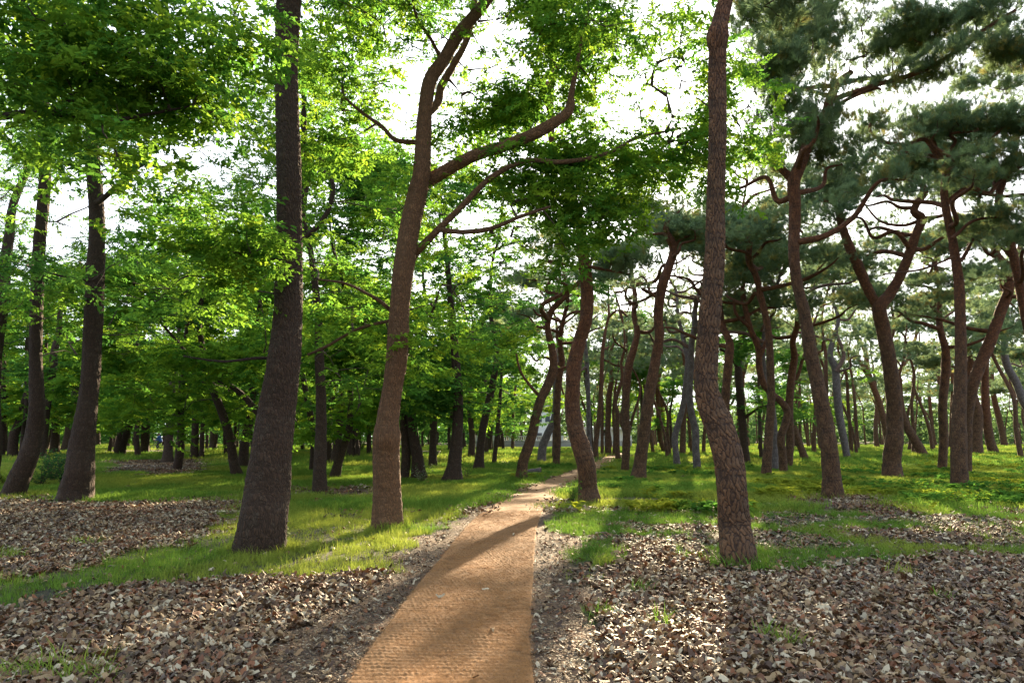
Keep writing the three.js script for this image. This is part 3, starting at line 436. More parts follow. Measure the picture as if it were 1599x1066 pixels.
// the trees behind, traced one by one: [kind, path, label, options]
const LW = 'dark slender trunk among many in the shady broadleaf wood', GW = { group: oakWood }, GP = { group: pineWood };
const PW = 'slender brown pine trunk among many in the far pine grove', PM = 'wavy mid-sized pine in the sunny grass beyond the large forked pines';
const more = [
  ['oak', [[2, 716, 9], [4, 650, 9], [4, 600, 8]], LW, GW], ['oak', [[19, 716, 15], [21, 682, 14], [30, 657, 12], [36, 635, 11]], 'short slanting trunk standing before the pale road, beside the slanting dark tree', {}],
  ['oak', [[62, 719, 15], [68, 675, 12], [72, 637, 11], [77, 600, 13], [82, 572, 12]], LW, GW], ['oak', [[84, 712, 15], [86, 675, 12], [86, 645, 12], [88, 617, 11]], LW, GW], ['oak', [[104, 706, 18], [109, 675, 16], [113, 645, 16], [119, 617, 15]], LW, GW],
  ['oak', [[186, 713, 15], [192, 690, 12], [202, 662, 11], [208, 640, 10]], 'trunk with one long root, leaning right at the back of the litter band', {}], ['oak', [[175, 697, 7], [176, 662, 6], [178, 640, 6]], LW, GW], ['oak', [[184, 696, 6], [191, 660, 6]], LW, GW], ['oak', [[152, 697, 8], [151, 660, 8]], LW, GW],
  ['oak', [[225, 711, 13], [226, 687, 13], [227, 650, 12]], 'stub-like dark trunk whose leaves hang low beside the cyclist', { low: 2.2 }], ['oak', [[261, 724, 18], [262, 700, 13], [266, 650, 11.5], [268, 615, 10]], 'dark trunk the cyclist rides behind', {}],
  ['oak', [[276, 735, 14], [280, 705, 14], [282, 670, 11], [282, 637, 10]], 'dark trunk with mossy foot close in front of the cyclist’s tree', {}], ['oak', [[302, 718, 13], [304, 680, 11], [305, 640, 10]], LW, GW], ['oak', [[314, 718, 8], [315, 685, 7], [316, 650, 6]], LW, GW], ['oak', [[332, 701, 14], [332, 685, 9], [332, 650, 8]], LW, GW],
  ['oak', [[372, 743, 18], [364, 720, 15], [360, 690, 13.5], [350, 655, 13], [335, 615, 12], [322, 585, 10]], 'trunk leaning left with a sharp slant, behind the thickest leaning trunk', { top: 10 }], ['oak', [[379, 732, 17], [382, 690, 14], [390, 650, 12], [396, 587, 11], [398, 540, 10]], 'straight trunk crossing behind the left-slanting one', {}],
  ['oak', [[446, 747, 16], [436, 700, 14], [420, 665, 12], [400, 642, 10], [382, 620, 9], [362, 604, 8], [338, 592, 6]], 'low tree with a bare bough arching left from behind the thickest trunk', { top: 8 }],
  ['oak', [[499, 768, 24], [499, 725, 20], [501, 675, 18], [501, 625, 16], [499, 575, 15], [497, 500, 13], [491, 440, 11]], 'straight dark trunk on bare soil between the two near broadleaf trees', { top: 12 }], ['oak', [[489, 736, 13], [490, 687, 12], [486, 657, 11], [482, 635, 10]], LW, GW],
  ['oak', [[512, 723, 11], [513, 690, 10], [514, 650, 10], [520, 600, 12], [517, 567, 10]], LW, GW], ['oak', [[522, 724, 14], [527, 687, 13], [532, 637, 11], [535, 595, 9]], LW, GW], ['oak', [[521, 746, 17], [532, 707, 14], [544, 675, 12], [547, 632, 9], [546, 600, 8]], 'thin trunk bending right, sunlit streak of grass at its foot', {}],
  ['oak', [[547, 717, 15], [549, 685, 10], [548, 650, 9]], LW, GW], ['oak', [[576, 713, 8], [576, 680, 7]], LW, GW], ['oak', [[631, 747, 15], [634, 712, 15], [631, 675, 12.5], [629, 650, 11]], 'trunk half hidden behind the orange-brown tree, pale streak down its side', {}],
  ['oak', [[655, 747, 26], [651, 712, 18.5], [645, 675, 15.5], [641, 637, 14.5], [641, 612, 14], [640, 560, 12]], 'broad-footed trunk with whitish sprouts at its base, beyond the orange-brown tree', {}], ['oak', [[676, 726, 14], [676, 690, 11], [677, 655, 12]], 'trunk standing right behind the low plank bench', {}],
  ['oak', [[706, 751, 32], [710, 720, 21.5], [714, 675, 18], [715, 625, 17], [712, 570, 14], [706, 500, 11], [701, 440, 9]], 'bell-footed dark trunk in the grass left of the crooked pine', { flare: 0.35 }], ['oak', [[736, 715, 11], [737, 680, 10]], LW, GW],
  ['oak', [[747, 730, 18], [750, 700, 12.5], [753, 675, 12], [761, 637, 12], [769, 600, 11], [775, 560, 9]], 'leaning trunk with a leafy sprout halfway, in sunlit grass', {}], ['oak', [[771, 723, 7.5], [775, 687, 7], [779, 645, 6], [782, 605, 5]], 'thin pole-like sapling beside the leaning trunk with the sprout', { R: 2, n: 22, top: 7, tone: 'oakLime' }], ['oak', [[765, 706, 10], [764, 675, 9]], LW, GW],
  ['oak', [[786, 705, 5], [783, 675, 5], [775, 655, 4]], LW, { group: oakWood, tone: 'oakLime' }],
  ['pine', [[845, 721, 13.5], [848, 695, 13], [854, 680, 12], [866, 650, 10], [868, 612, 9], [867, 587, 8]], 'blue-grey pine bending left low down, behind the crooked pine', { bark: 'grey' }], ['pine', [[868, 717, 12], [868, 690, 11], [868, 655, 11], [870, 610, 8]], PM, GP],
  ['pine', [[923, 716, 9], [920, 687, 8], [919, 625, 7], [915, 550, 7]], 'straight blue-grey pole of a pine behind the bowed red pine', { bark: 'grey' }], ['pine', [[930, 717, 9], [931, 687, 8], [936, 650, 8], [939, 600, 7], [941, 550, 6]], PM, GP], ['pine', [[950, 711, 11], [949, 690, 9], [950, 650, 9], [952, 612, 8]], PM, GP],
  ['pine', [[966, 720, 9], [964, 700, 8], [964, 662, 7], [964, 642, 7], [961, 632, 6], [966, 610, 6]], PM, GP], ['pine', [[979, 713, 7], [979, 692, 6], [974, 670, 6], [969, 655, 5], [976, 625, 5], [975, 600, 4]], PM, GP],
  ['pine', [[1040, 708, 9], [1032, 687, 8], [1029, 650, 8], [1027, 612, 7], [1027, 580, 7]], PM, GP], ['pine', [[1046, 705, 6.5], [1040, 675, 6], [1034, 637, 6], [1030, 600, 5]], PM, GP],
  ['pine', [[1058, 724, 11], [1055, 700, 10], [1054, 682, 10], [1060, 660, 9.5], [1067, 632, 9], [1071, 600, 9], [1074, 560, 8]], 'pale twisted pine with a zigzag foot left of the kinked dark pine', { bark: 'grey' }], ['pine', [[1089, 728, 12], [1087, 700, 11], [1086, 670, 11], [1080, 645, 10.5], [1077, 612, 10], [1079, 575, 10], [1080, 538, 9.5], [1085, 510, 9]], 'grey pine bending left beside the pale twisted one', { bark: 'grey' }], ['pine', [[1066, 711, 10], [1067, 675, 9], [1069, 645, 8]], PM, GP],
  ['oak', [[1164, 722, 16], [1162, 690, 13], [1158, 640, 12], [1154, 590, 12], [1153, 560, 11], [1160, 520, 8]], 'dark broadleaf tree with leafy boughs hanging low among the pines', { top: 9.5, low: 4, n: 30, R: 3, blobs: [[1225, 630, 44, 34, 0.5, 1.3, 44], [1185, 625, 26, 26, 0, 0.9, 16]], limbs: [[[1160, 655, 6, 0], [1180, 640, 5, 0.2], [1205, 632, 4, 0.4], [1230, 628, 3, 0.5]], [[1154, 575, 7, 0], [1138, 552, 6, 0], [1124, 545, 4, 0]]], tone: 'oakDark' }],
  ['pine', [[1158, 707, 9], [1156, 671, 9], [1155, 634, 9], [1159, 592, 8], [1158, 560, 6]], 'slim pinkish two-stemmed pine right behind the kinked dark pine', { limbs: [[[1158, 600, 6, 0], [1164, 575, 5, 0], [1172, 550, 4, 0]]] }],
  ['pine', [[1196, 742, 16], [1199, 707, 14.5], [1202, 662, 13], [1205, 620, 12], [1203, 578, 12], [1202, 540, 11], [1199, 510, 11], [1188, 461, 10.5], [1181, 431, 10], [1169, 405, 10], [1171, 381, 9], [1169, 356, 8]], 'straight front stem of the clump of three pines', { redFrom: 4, top: 10.5, low: 7.8, n: 40 }],
  ['pine', [[1224, 736, 13.5], [1222, 707, 12], [1220, 682, 12], [1227, 660, 12], [1230, 643, 12], [1222, 629, 11], [1206, 615, 11], [1192, 598, 11], [1186, 572, 10.5], [1185, 545, 10], [1171, 510, 9], [1162, 469, 8], [1160, 450, 7]], 'snaking stem of the clump of three pines', { redFrom: 2, n: 44, limbs: [[[1186, 560, 7, 0], [1200, 520, 6, 0], [1190, 480, 5, 0]], [[1172, 512, 6, 0], [1150, 490, 5, 0], [1146, 470, 4, 0]]] }], ['pine', [[1209, 731, 12], [1210, 690, 11], [1207, 640, 9], [1194, 580, 8], [1192, 533, 7]], 'pale silvery stem of the clump of three pines', { bark: 'grey' }],
  ['pine', [[1258, 718, 12], [1249, 692, 10], [1241, 668, 9], [1236, 640, 8]], PM, GP], ['pine', [[1324, 717, 10], [1318, 685, 11], [1311, 648, 12], [1307, 606, 12], [1304, 572, 11], [1297, 556, 9], [1303, 525, 7]], 'grey pine with gnarled forks right behind the large straight forked pine', { bark: 'grey', limbs: [[[1306, 580, 7, 0], [1318, 555, 6, 0], [1306, 520, 5, 0]]] }],
  ['pine', [[1442, 714, 15], [1437, 700, 14], [1426, 682, 13.5], [1413, 657, 11], [1406, 620, 9], [1403, 585, 8]], 'pine sprawling left low over the grass behind the wide Y pine', {}], ['pine', [[1370, 700, 8], [1368, 668, 7], [1370, 635, 6]], PM, GP], ['pine', [[1388, 703, 10], [1384, 670, 10], [1375, 634, 9.5], [1363, 600, 9], [1355, 578, 8.5], [1353, 555, 7]], 'pine with dark hooked boughs left of the wide Y pine', { limbs: [[[1358, 590, 7, 0], [1340, 560, 6, 0], [1325, 545, 4, 0]], [[1400, 585, 6, 0], [1418, 560, 6, 0], [1432, 520, 5, 0], [1434, 490, 4, 0]]] }],
  ['pine', [[1438, 692, 5], [1438, 640, 5], [1437, 590, 4]], PW, { group: 'far pines' }], ['pine', [[1476, 700, 11], [1474, 662, 9], [1470, 606, 8], [1463, 570, 7]], PM, GP], ['pine', [[1461, 698, 6], [1456, 662, 5], [1452, 620, 5]], PM, GP], ['pine', [[1486, 700, 8], [1487, 660, 7], [1489, 610, 7]], PM, GP],
  ['pine', [[1526, 713, 18], [1525, 676, 17], [1527, 645, 15], [1520, 618, 13], [1514, 590, 11]], 'thick bent pine seen between the leaning pine and the reddish one', {}], ['pine', [[1554, 712, 15], [1546, 685, 13], [1540, 634, 12], [1539, 584, 10], [1541, 550, 9]], 'reddish straight pine right of the steeply leaning one', { redFrom: 1 }], ['pine', [[1570, 698, 9.5], [1563, 662, 9], [1554, 626, 8], [1549, 592, 7], [1552, 560, 6]], PM, GP],
  ['pine', [[1645, 712, 13], [1622, 665, 12], [1599, 626, 12], [1588, 598, 11.5], [1574, 572, 11], [1569, 545, 10], [1571, 510, 9]], 'pale lilac-grey pine leaning in from the right margin', { bark: 'grey' }],
];
for (const [kind, path, label, o] of more) tree({ kind, path, label, ...o });

// trees just outside the frame, whose crowns close the wood overhead and at the sides
for (const [k, x, z, w] of [['pine', 5.5, -36, 0.4], ['pine', 9.5, -33, 0.4], ['pine', 21, -36, 0.42], ['pine', 15, -40, 0.42], ['pine', 2.5, -42, 0.4], ['oak', -13, -14, 0.5], ['oak', -17, -24, 0.5], ['oak', -11.5, -4, 0.5], ['pine', 11.5, -10, 0.42], ['pine', 16, -16, 0.42], ['pine', 19.5, -23, 0.42]]) {
  const q = (y, dx) => { const s = F * Math.cos(PITCH) / -z; return [799.5 + (x + dx) * F / (-z * Math.cos(PITCH)) * 1, HORIZON + (EYE - y) * F / -z, w * s]; };
  tree({ kind: k, z, path: [q(0, 0), q(1.5, 0.1), q(3, 0.05), q(5, 0.2)], label: z < -30 ? PM : k === 'oak' ? 'broadleaf tree just beyond the left margin of the wood' : 'pine just beyond the right margin of the grove', group: z < -30 ? pineWood : 'trees past the margins' });
}

// the far wood: a few kinds of tree, copied
{
  const r = rngOf(4242), proto = [];
  const mk = (kind, i) => {
    const z = -62 - i * 3, b = (x, y) => { const X = (kind === 'oak' ? -20 - i * 3 : 12 + i * 4) + x; return [799.5 + X * F / -z, HORIZON + (EYE - y) * F / -z, 0]; };
    const lean = (r() - 0.5) * 1.6, w = kind === 'oak' ? 0.34 : 0.3, p = [[0, 0], [lean * 0.3 + (r() - 0.5) * 0.5, 1.8], [lean * 0.5 + (r() - 0.5) * 0.8, 3.6], [lean + (r() - 0.5) * 0.8, 5.6]].map(([x, y], k) => { const q = b(x, y); q[2] = w * (1 - 0.12 * k) * F / -z; return q; });
    return tree({ kind, z, path: p, label: kind === 'oak' ? 'far broadleaf tree at the back of the shady wood' : PW, group: kind === 'oak' ? 'far broadleaf trees' : 'far pines', top: kind === 'oak' ? 10 + 3 * r() : 10 + 3 * r(), n: kind === 'oak' ? 50 : 46, low: kind === 'oak' ? 2.6 : 6.2, tone: kind === 'oak' ? ['oakDark', 'oak', 'oakLime', 'oakDark'][i] : 'pine' });
  };
  for (let i = 0; i < 4; i++) proto.push(mk('oak', i)); for (let i = 0; i < 5; i++) proto.push(mk('pine', i));
  const placed = [];
  const put = (p, x, z) => { const o = p.clone(); o.name = numbered(p.name.replace(/_\d+$/, '')); o.userData = { ...p.userData }; const s = 0.85 + 0.4 * r(); o.scale.set(s, s * (0.9 + 0.25 * r()), s); o.rotation.y = r() * 6.283; o.position.set(x, gy(x, z) - 0.05, z); scene.add(o); };
  const sow = (n, from, oakTo, pineFrom) => { for (let i = 0, tries = 0; i < n && tries < 4000; tries++) { const z = -lerp(from[0], from[1], r()), x = (r() * 2 - 1) * -z * 0.78, px = 799.5 + x * F / -z; if (px > 700 && px < 900 && z > -60) continue; if (placed.some(([a, b]) => Math.hypot(a - x, b - z) < (px > 900 ? 2.4 : 3.6))) continue; placed.push([x, z]); const oak = px < oakTo ? true : px > pineFrom ? r() < 0.06 : r() < 0.5; put(oak ? proto[Math.floor(r() * 4)] : proto[4 + Math.floor(r() * 5)], x, z); i++; } };
  sow(56, [48, 75], 780, 860); sow(120, [70, 130], 780, 860); sow(50, [125, 190], 800, 840);
}


// ---------------------------------------------------------------- the ground
{
  const axis = (a, b, step, lim) => { const v = []; for (let x = a; x <= b + 1e-6; x += step) v.push(x); let s = step, lo = a, hi = b; while (lo > -lim || hi < lim) { s *= 1.22; if (lo > -lim) v.unshift(lo -= s); if (hi < lim) v.push(hi += s); } return v; };
  const xs = axis(-16, 16, 0.13, 900), zs = axis(-30, 1, 0.13, 900), pos = [], uv = [], col = [], idx = [], nx = xs.length;
  const TINTS = [[0.088, 0.086, 0.034], [0.070, 0.046, 0.029], [0.215, 0.135, 0.080], [0.200, 0.132, 0.086]];
  zs.forEach((z, j) => xs.forEach((x, i) => {
    pos.push(x, gy(x, z), z); uv.push(x / 1.7, z / 1.7);
    const c = TINTS[z > 2 || z < -120 || Math.abs(x) > 120 ? C_GRASS : cover(x, z)], k = 0.75 + 0.5 * fbm(x * 0.8, z * 0.8, 3); col.push(c[0] * k, c[1] * k, c[2] * k);
    if (i && j) { const a = (j - 1) * nx + i - 1; idx.push(a, a + nx, a + 1, a + 1, a + nx, a + nx + 1); }
  }));
  const map = tex(512, (u, v) => { const n = fbm(u * 16, v * 16, 5, 16), f = fbm(u * 128 + 5, v * 128, 2, 128), q = clamp(0.5 + 0.9 * (n - 0.5) + 0.9 * (f - 0.5), 0.05, 1); return [255 * Math.pow(q, 0.5), 250 * Math.pow(q, 0.52), 242 * Math.pow(q, 0.54)]; });
  const bump = tex(512, (u, v) => { const q = 255 * clamp(0.6 * fbm(u * 32, v * 32, 4, 32) + 0.4 * fbm(u * 128, v * 128, 2, 128), 0, 1); return [q, q, q]; }, false);
  const g = part('ground', geo(pos, idx, uv, col), new THREE.MeshStandardMaterial({ map, bumpMap: bump, bumpScale: 0.03, vertexColors: true, roughness: 1 }), scene); g.userData.kind = 'structure';
}
const GROUND = scene.getObjectByName('ground');
// coir mat: a woven ribbon, ridges modelled where they can be seen
{
  const L = pathW.getLength(), pos = [], uv = [], idx = [], rows = []; let s = 0;
  while (s < L) { rows.push(s); s += s < 1 ? 0.05 : s < 9 ? 0.0145 : s < 17 ? 0.022 : 0.12; }
  const half = 0.61, nw = 92;
  const h = (a, s) => { const row = s / 0.074, k = Math.floor(row), f = row - k, w = (a / 0.041 + (k % 2) * 0.5); const c = hash2(Math.floor(w), k); return 0.0125 * Math.pow(Math.abs(Math.sin(Math.PI * f)), 0.8) * (0.35 + 0.65 * Math.abs(Math.sin(Math.PI * w)) * (0.45 + 0.75 * c)) * (0.35 + 1.2 * fbm(a * 4, s * 4, 3)) + 0.012 * (fbm(a * 70, s * 70, 2) - 0.5); };
  const side = V(), P = V(), T = V();
  rows.forEach((s, j) => {
    const t = clamp(s / L, 0, 1); P.copy(pathW.getPointAt(t)); T.copy(pathW.getTangentAt(t)); side.set(-T.z, 0, T.x).normalize();
    for (let i = 0; i <= nw; i++) {
      const f = i / nw * 2 - 1, rag = half + 0.016 * (fbm(s * 3 + (f > 0 ? 50 : 0), 3, 3) - 0.5) * 2, a = f * rag, x = P.x + side.x * a, z = P.z + side.z * a, edge = Math.abs(f) > 0.985;
      pos.push(x, gy(x, z) + (edge ? -0.012 : 0.022 + 0.012 * (fbm(a * 2 + 9, s * 0.8, 2) - 0.5)) + (edge ? 0 : h(a, s)), z); uv.push(a / 0.8, s / 0.8);
      if (i && j) { const b = (j - 1) * (nw + 1) + i - 1; idx.push(b, b + 1, b + nw + 1, b + 1, b + nw + 2, b + nw + 1); }
    }
  });
  const map = tex(1024, (u, v) => { const f = fbm(u * 256, v * 64, 3, 64), f2 = fbm(u * 64 + 9, v * 256, 3, 64), big = fbm(u * 4, v * 4, 4, 4), q = 0.55 + 0.75 * (Math.max(f, f2) - 0.35) + 0.35 * (big - 0.5); return srgb3(0.29 * q, 0.142 * q, 0.050 * q); });
  const m = part('coir_mat_path', geo(pos, idx, uv), new THREE.MeshStandardMaterial({ map, roughness: 1 }), scene); m.userData.kind = 'structure';
  // loose coir fibres standing out of the weave
  const r = rngOf(77), fp = [], fi = [];
  for (let k = 0; k < 16; k++) { const a = r() * 6.28, l = 0.02 + 0.025 * r(), x = (r() - 0.5) * 0.07, z = (r() - 0.5) * 0.07, b = fp.length / 3, w = 0.0009; fp.push(x - w * Math.sin(a), 0, z + w * Math.cos(a), x + w * Math.sin(a), 0, z - w * Math.cos(a), x + Math.cos(a) * l, 0.004 + 0.014 * r(), z + Math.sin(a) * l); fi.push(b, b + 1, b + 2); }
  const list = [];
  for (let k = 0; k < 16000; k++) { const s = 1.2 + 11 * Math.pow(r(), 1.4), t = s / L; P.copy(pathW.getPointAt(t)); T.copy(pathW.getTangentAt(t)); const a = (r() * 2 - 1) * 0.6, x = P.x - T.z * a, z = P.z + T.x * a, q = 0.6 + 0.7 * r(); list.push({ m: T4(x, gy(x, z) + 0.026, z).multiply(E(0, r() * 6.28, 0)), c: new THREE.Color().setRGB(0.36 * q, 0.17 * q, 0.055 * q) }); }
  scatter('coir_fibres', geo(fp, fi), new THREE.MeshStandardMaterial({ side: THREE.DoubleSide, roughness: 1 }), list, scene);
}
// grass
{
  const r = rngOf(9), tuft = (seed, n, h, w, spread, bend) => { const q = rngOf(seed), pos = [], idx = []; for (let i = 0; i < n; i++) { const a = q() * 6.28, d = spread * Math.sqrt(q()), b0 = q() * 6.28, x = Math.cos(b0) * d, z = Math.sin(b0) * d, H = h * (0.45 + 0.75 * q()), B = H * bend * (0.3 + q()), c = Math.cos(a), s = Math.sin(a), ww = w * (0.7 + 0.6 * q()), k = pos.length / 3; pos.push(x - s * ww, -0.01, z + c * ww, x + s * ww, -0.01, z - c * ww, x + c * B * 0.35 - s * ww * 0.8, H * 0.6, z + s * B * 0.35 + c * ww * 0.8, x + c * B * 0.35 + s * ww * 0.8, H * 0.6, z + s * B * 0.35 - c * ww * 0.8, x + c * B, H, z + s * B); idx.push(k, k + 1, k + 2, k + 1, k + 3, k + 2, k + 2, k + 3, k + 4); } return geo(pos, idx); };
  const near = [tuft(1, 11, 0.105, 0.0036, 0.08, 0.9), tuft(2, 13, 0.075, 0.0042, 0.09, 1.2), tuft(3, 8, 0.21, 0.0032, 0.06, 0.6)], far = [tuft(4, 34, 0.15, 0.006, 0.34, 0.8), tuft(5, 44, 0.12, 0.009, 0.55, 0.8)];
  const A = [[], [], []], B = [[], []], ok = (x, z) => cover(x, z) === C_GRASS;
  const col = (x, z) => { const y = fbm(x * 0.35 + 7, z * 0.35, 3), k = 0.8 + 0.45 * r(), w = sstep(0.45, 0.65, y) * 0.6 + 0.3 * r(), s = 1; return new THREE.Color().setRGB(lerp(0.10, 0.28, w) * k * s, lerp(0.205, 0.31, w) * k, lerp(0.030, 0.050, w) * k * s); };
  const add = (list, x, z, sc, flat = 1) => list.push({ m: T4(x, gy(x, z), z).multiply(E((r() - 0.5) * 0.2, r() * 6.28, (r() - 0.5) * 0.2)).multiply(new THREE.Matrix4().makeScale(sc, sc * flat, sc)), c: col(x, z) });
  // close: 6 to 17 m
  for (let i = 0; i < 62000; i++) { const z = -(5.5 + 12.5 * Math.sqrt(r())), x = (r() * 2 - 1) * -z * 0.74; const d = fbm(x * 0.9, z * 0.9 + 4, 3); if (!ok(x, z) || (x > 0.5 && d < 0.52 && r() < 0.85) || (d < 0.47 && r() < 0.75)) continue; const k = r(); add(A[k < 0.5 ? 0 : k < 0.9 ? 1 : 2], x, z, (0.7 + 0.7 * r()) * (x > 0.5 ? 0.6 : 0.68)); }
  for (let i = 0; i < 52000; i++) { const z = -(16 + 24 * Math.pow(r(), 0.7)), x = (r() * 2 - 1) * -z * 0.74; if (!ok(x, z) || (x > 1 && z > -20 && fbm(x * 0.9, z * 0.9 + 4, 3) < 0.45)) continue; add(B[0], x, z, 0.8 + 0.6 * r(), 0.4 + 0.6 * vnoise(x * 0.6, z * 0.6)); }
  for (let i = 0; i < 34000; i++) { const z = -(38 + 90 * Math.pow(r(), 0.8)), x = (r() * 2 - 1) * -z * 0.76; if (!ok(x, z)) continue; add(B[1], x, z, 1 + 0.8 * r(), 0.8 + 0.9 * vnoise(x * 0.4, z * 0.4)); }
  A.forEach((l, i) => scatter(numbered('grass'), near[i], MAT.grass, l, scene)); B.forEach((l, i) => scatter(numbered('grass'), far[i], MAT.grass, l, scene));
  // tufts and weeds in the litter
  const weeds = []; for (const [px, py, n, s] of [[830, 830, 0, 0], [945, 965, 6, 0.05], [945, 885, 16, 0.16], [930, 868, 14, 0.2], [1030, 980, 6, 0.08], [1205, 1000, 8, 0.1], [1480, 945, 6, 0.1], [1410, 905, 8, 0.15], [1000, 930, 6, 0.1], [60, 1050, 26, 0.4], [140, 1062, 16, 0.3], [10, 870, 20, 0.4], [140, 845, 14, 0.3], [270, 895, 10, 0.2], [1040, 975, 4, 0.06], [1240, 1010, 6, 0.08]]) for (let i = 0; i < n; i++) { const [x, z] = spot(px, py); add(weeds, x + (r() + r() - 1) * s, z + (r() + r() - 1) * s, 0.8 + 0.7 * r()); }
  // longer tufts left uncut against the trunks
  for (const [px, py, rad, n] of [[406, 858, 0.36, 60], [604, 824, 0.27, 70], [921, 785, 0.3, 50], [1155, 886, 0.22, 46], [996, 746, 0.26, 40], [814, 749, 0.24, 40], [1301, 776, 0.28, 24], [1394, 745, 0.42, 40], [1500, 762, 0.33, 40], [499, 768, 0.25, 24], [706, 751, 0.42, 44], [655, 747, 0.34, 30], [1196, 742, 0.24, 24]]) { const [x, z] = spot(px, py); for (let i = 0; i < n; i++) { const a = r() * 6.28, d = rad + 0.02 + 0.16 * r() * r(); add(weeds, x + Math.cos(a) * d, z + Math.sin(a) * d, 0.8 + 0.9 * r()); } }
  scatter(numbered('grass'), near[0], MAT.grass, weeds, scene);
}
// fallen leaves
{
  const r = rngOf(55), mk = (seed) => { const q = rngOf(seed), o = { pos: [], idx: [] }; leafShape(0.098, 0.06, true, 0.15 + 0.6 * q(), 0.05 + 0.3 * q(), q, o); const v = o.pos; for (let k = 0; k < v.length; k += 3) { v[k] -= 0.049; v[k + 1] += 0.012 * Math.sin(v[k] * 60 + seed) + 0.010 * Math.sin(v[k + 2] * 90 + seed * 2); } return geo(o.pos, o.idx); };
  const G = [1, 2, 3, 4, 5, 6].map(mk), lists = G.map(() => []), single = [];
  const PAL = [[0.140, 0.070, 0.026], [0.19, 0.110, 0.045], [0.26, 0.170, 0.080], [0.058, 0.027, 0.011], [0.40, 0.33, 0.215], [0.17, 0.060, 0.018], [0.080, 0.044, 0.019]];
  const mat = new THREE.MeshPhysicalMaterial({ color: 0xffffff, roughness: 0.72, side: THREE.DoubleSide, transmission: 0.12, thickness: 0 });
  const tint = () => { const a = PAL[Math.floor(r() * PAL.length)], k = 0.7 + 0.55 * r(); return new THREE.Color().setRGB(a[0] * k, a[1] * k, a[2] * k); };
  const mats = PAL.map((a) => { const m = new THREE.MeshStandardMaterial({ color: new THREE.Color().setRGB(...a), roughness: 0.72, side: THREE.DoubleSide }); return m; });
  const place = (x, z, lift, s, tilt) => { const m = T4(x, gy(x, z) + 0.008 + lift, z).multiply(E((r() - 0.5) * tilt, r() * 6.283, (r() - 0.5) * tilt, 'YXZ')).multiply(new THREE.Matrix4().makeScale(s, s * (r() < 0.3 ? -1 : 1), s)); return m; };
  for (let i = 0; i < 150000; i++) {
    const z = -(4 + 14 * Math.pow(r(), 1.1)), x = (r() * 2 - 1) * -z * 0.76, c = cover(x, z); let keep = 0;
    if (c === C_LITTER) keep = 0.35 + 0.75 * sstep(0.3, 0.55, fbm(x * 0.8, z * 0.8 + 7, 3)); else if (c === C_BARE) keep = z > -12 ? 0.16 : 0.05; else if (c === C_GRASS) keep = x > 0.5 && z > -19 ? (fbm(x * 0.9, z * 0.9 + 4, 3) < 0.52 ? 0.22 : 0.06) : 0.02; else keep = 0.0004;
    if (r() > keep) continue;
    const mound = c === C_LITTER ? 0.05 * r() : 0.012, s = c === C_BARE ? 0.35 + 0.5 * r() : 0.7 + 0.65 * r(), m = place(x, z, mound + (c === C_MAT ? 0.03 : 0), s, c === C_LITTER ? 0.7 : c === C_MAT ? 0.1 : 0.5);
    const k = Math.floor(r() * 6);
    lists[k].push({ m, c: tint(), d: Math.hypot(x, z), k });
  }
  // the leaves that show largest are pieces of their own
  const all = lists.flat().filter((e) => { const m = e.m.elements, x = m[12], z = m[14]; return Math.abs(x / z) < 0.7 && z < -4.9 && m[13] - gy(x, z) > 0.04; }).sort((a, b) => a.d - b.d).slice(0, 300), chosen = new Set(all);
  all.forEach((e, i) => { const o = new THREE.Mesh(G[e.k], mats[i % mats.length]); o.name = i ? 'fallen_leaf_' + String(i).padStart(3, '0') : 'fallen_leaf'; o.matrix.copy(e.m); o.matrix.decompose(o.position, o.quaternion, o.scale); GROUND.add(o); });
  lists.forEach((l, k) => scatter(numbered('leaf_litter'), G[k], mat, l.filter((e) => !chosen.has(e)), scene));
  // farther litter: handfuls of leaves
  const hq = rngOf(8), gs = []; for (let i = 0; i < 16; i++) { const g = G[i % 6].clone(); g.applyMatrix4(T4((hq() - 0.5) * 0.7, 0.01 + 0.03 * hq(), (hq() - 0.5) * 0.7).multiply(E((hq() - 0.5) * 1.2, hq() * 6.28, (hq() - 0.5) * 1.2, 'YXZ'))); gs.push(g); }
  const hand = mergeGeometries(gs), far = [];
  for (let i = 0; i < 26000; i++) { const z = -(15 + 48 * Math.pow(r(), 1.2)), x = (r() * 2 - 1) * -z * 0.76, c = cover(x, z); if (c === C_LITTER || (c === C_BARE && r() < 0.3) || (c === C_GRASS && r() < 0.012)) far.push({ m: place(x, z, 0, 0.9 + 0.5 * r(), 0.2), c: tint() }); }
  scatter(numbered('leaf_litter'), hand, mat, far, scene);
  // crumbs of leaf and bark on the bare verges
  const cr = rngOf(3), cg = []; for (let i = 0; i < 14; i++) { const g = G[i % 6].clone(), s = 0.12 + 0.22 * cr(), n = cr() < 0.5 ? 0.12 : 0.6; g.applyMatrix4(T4((cr() - 0.5) * 0.2, 0.002, (cr() - 0.5) * 0.2).multiply(E((cr() - 0.5) * 0.3, cr() * 6.28, (cr() - 0.5) * 0.3, 'YXZ')).multiply(new THREE.Matrix4().makeScale(s * (n < 0.2 ? 3 : 1), s * 0.35, s * n))); cg.push(g); }
  const crumb = mergeGeometries(cg), cl = [];
  for (let i = 0; i < 30000; i++) { const z = -(4 + 16 * Math.pow(r(), 1.3)), x = (r() * 2 - 1) * -z * 0.74, c = cover(x, z); if (c === C_BARE || (c === C_MAT && r() < 0.012) || (c === C_LITTER && r() < 0.35) || (c === C_GRASS && x > 0.5 && r() < 0.05)) cl.push({ m: place(x, z, -0.004, 0.9 + 0.5 * r(), 0.2), c: tint() }); }
  scatter(numbered('leaf_crumbs'), crumb, mat, cl, scene);
}
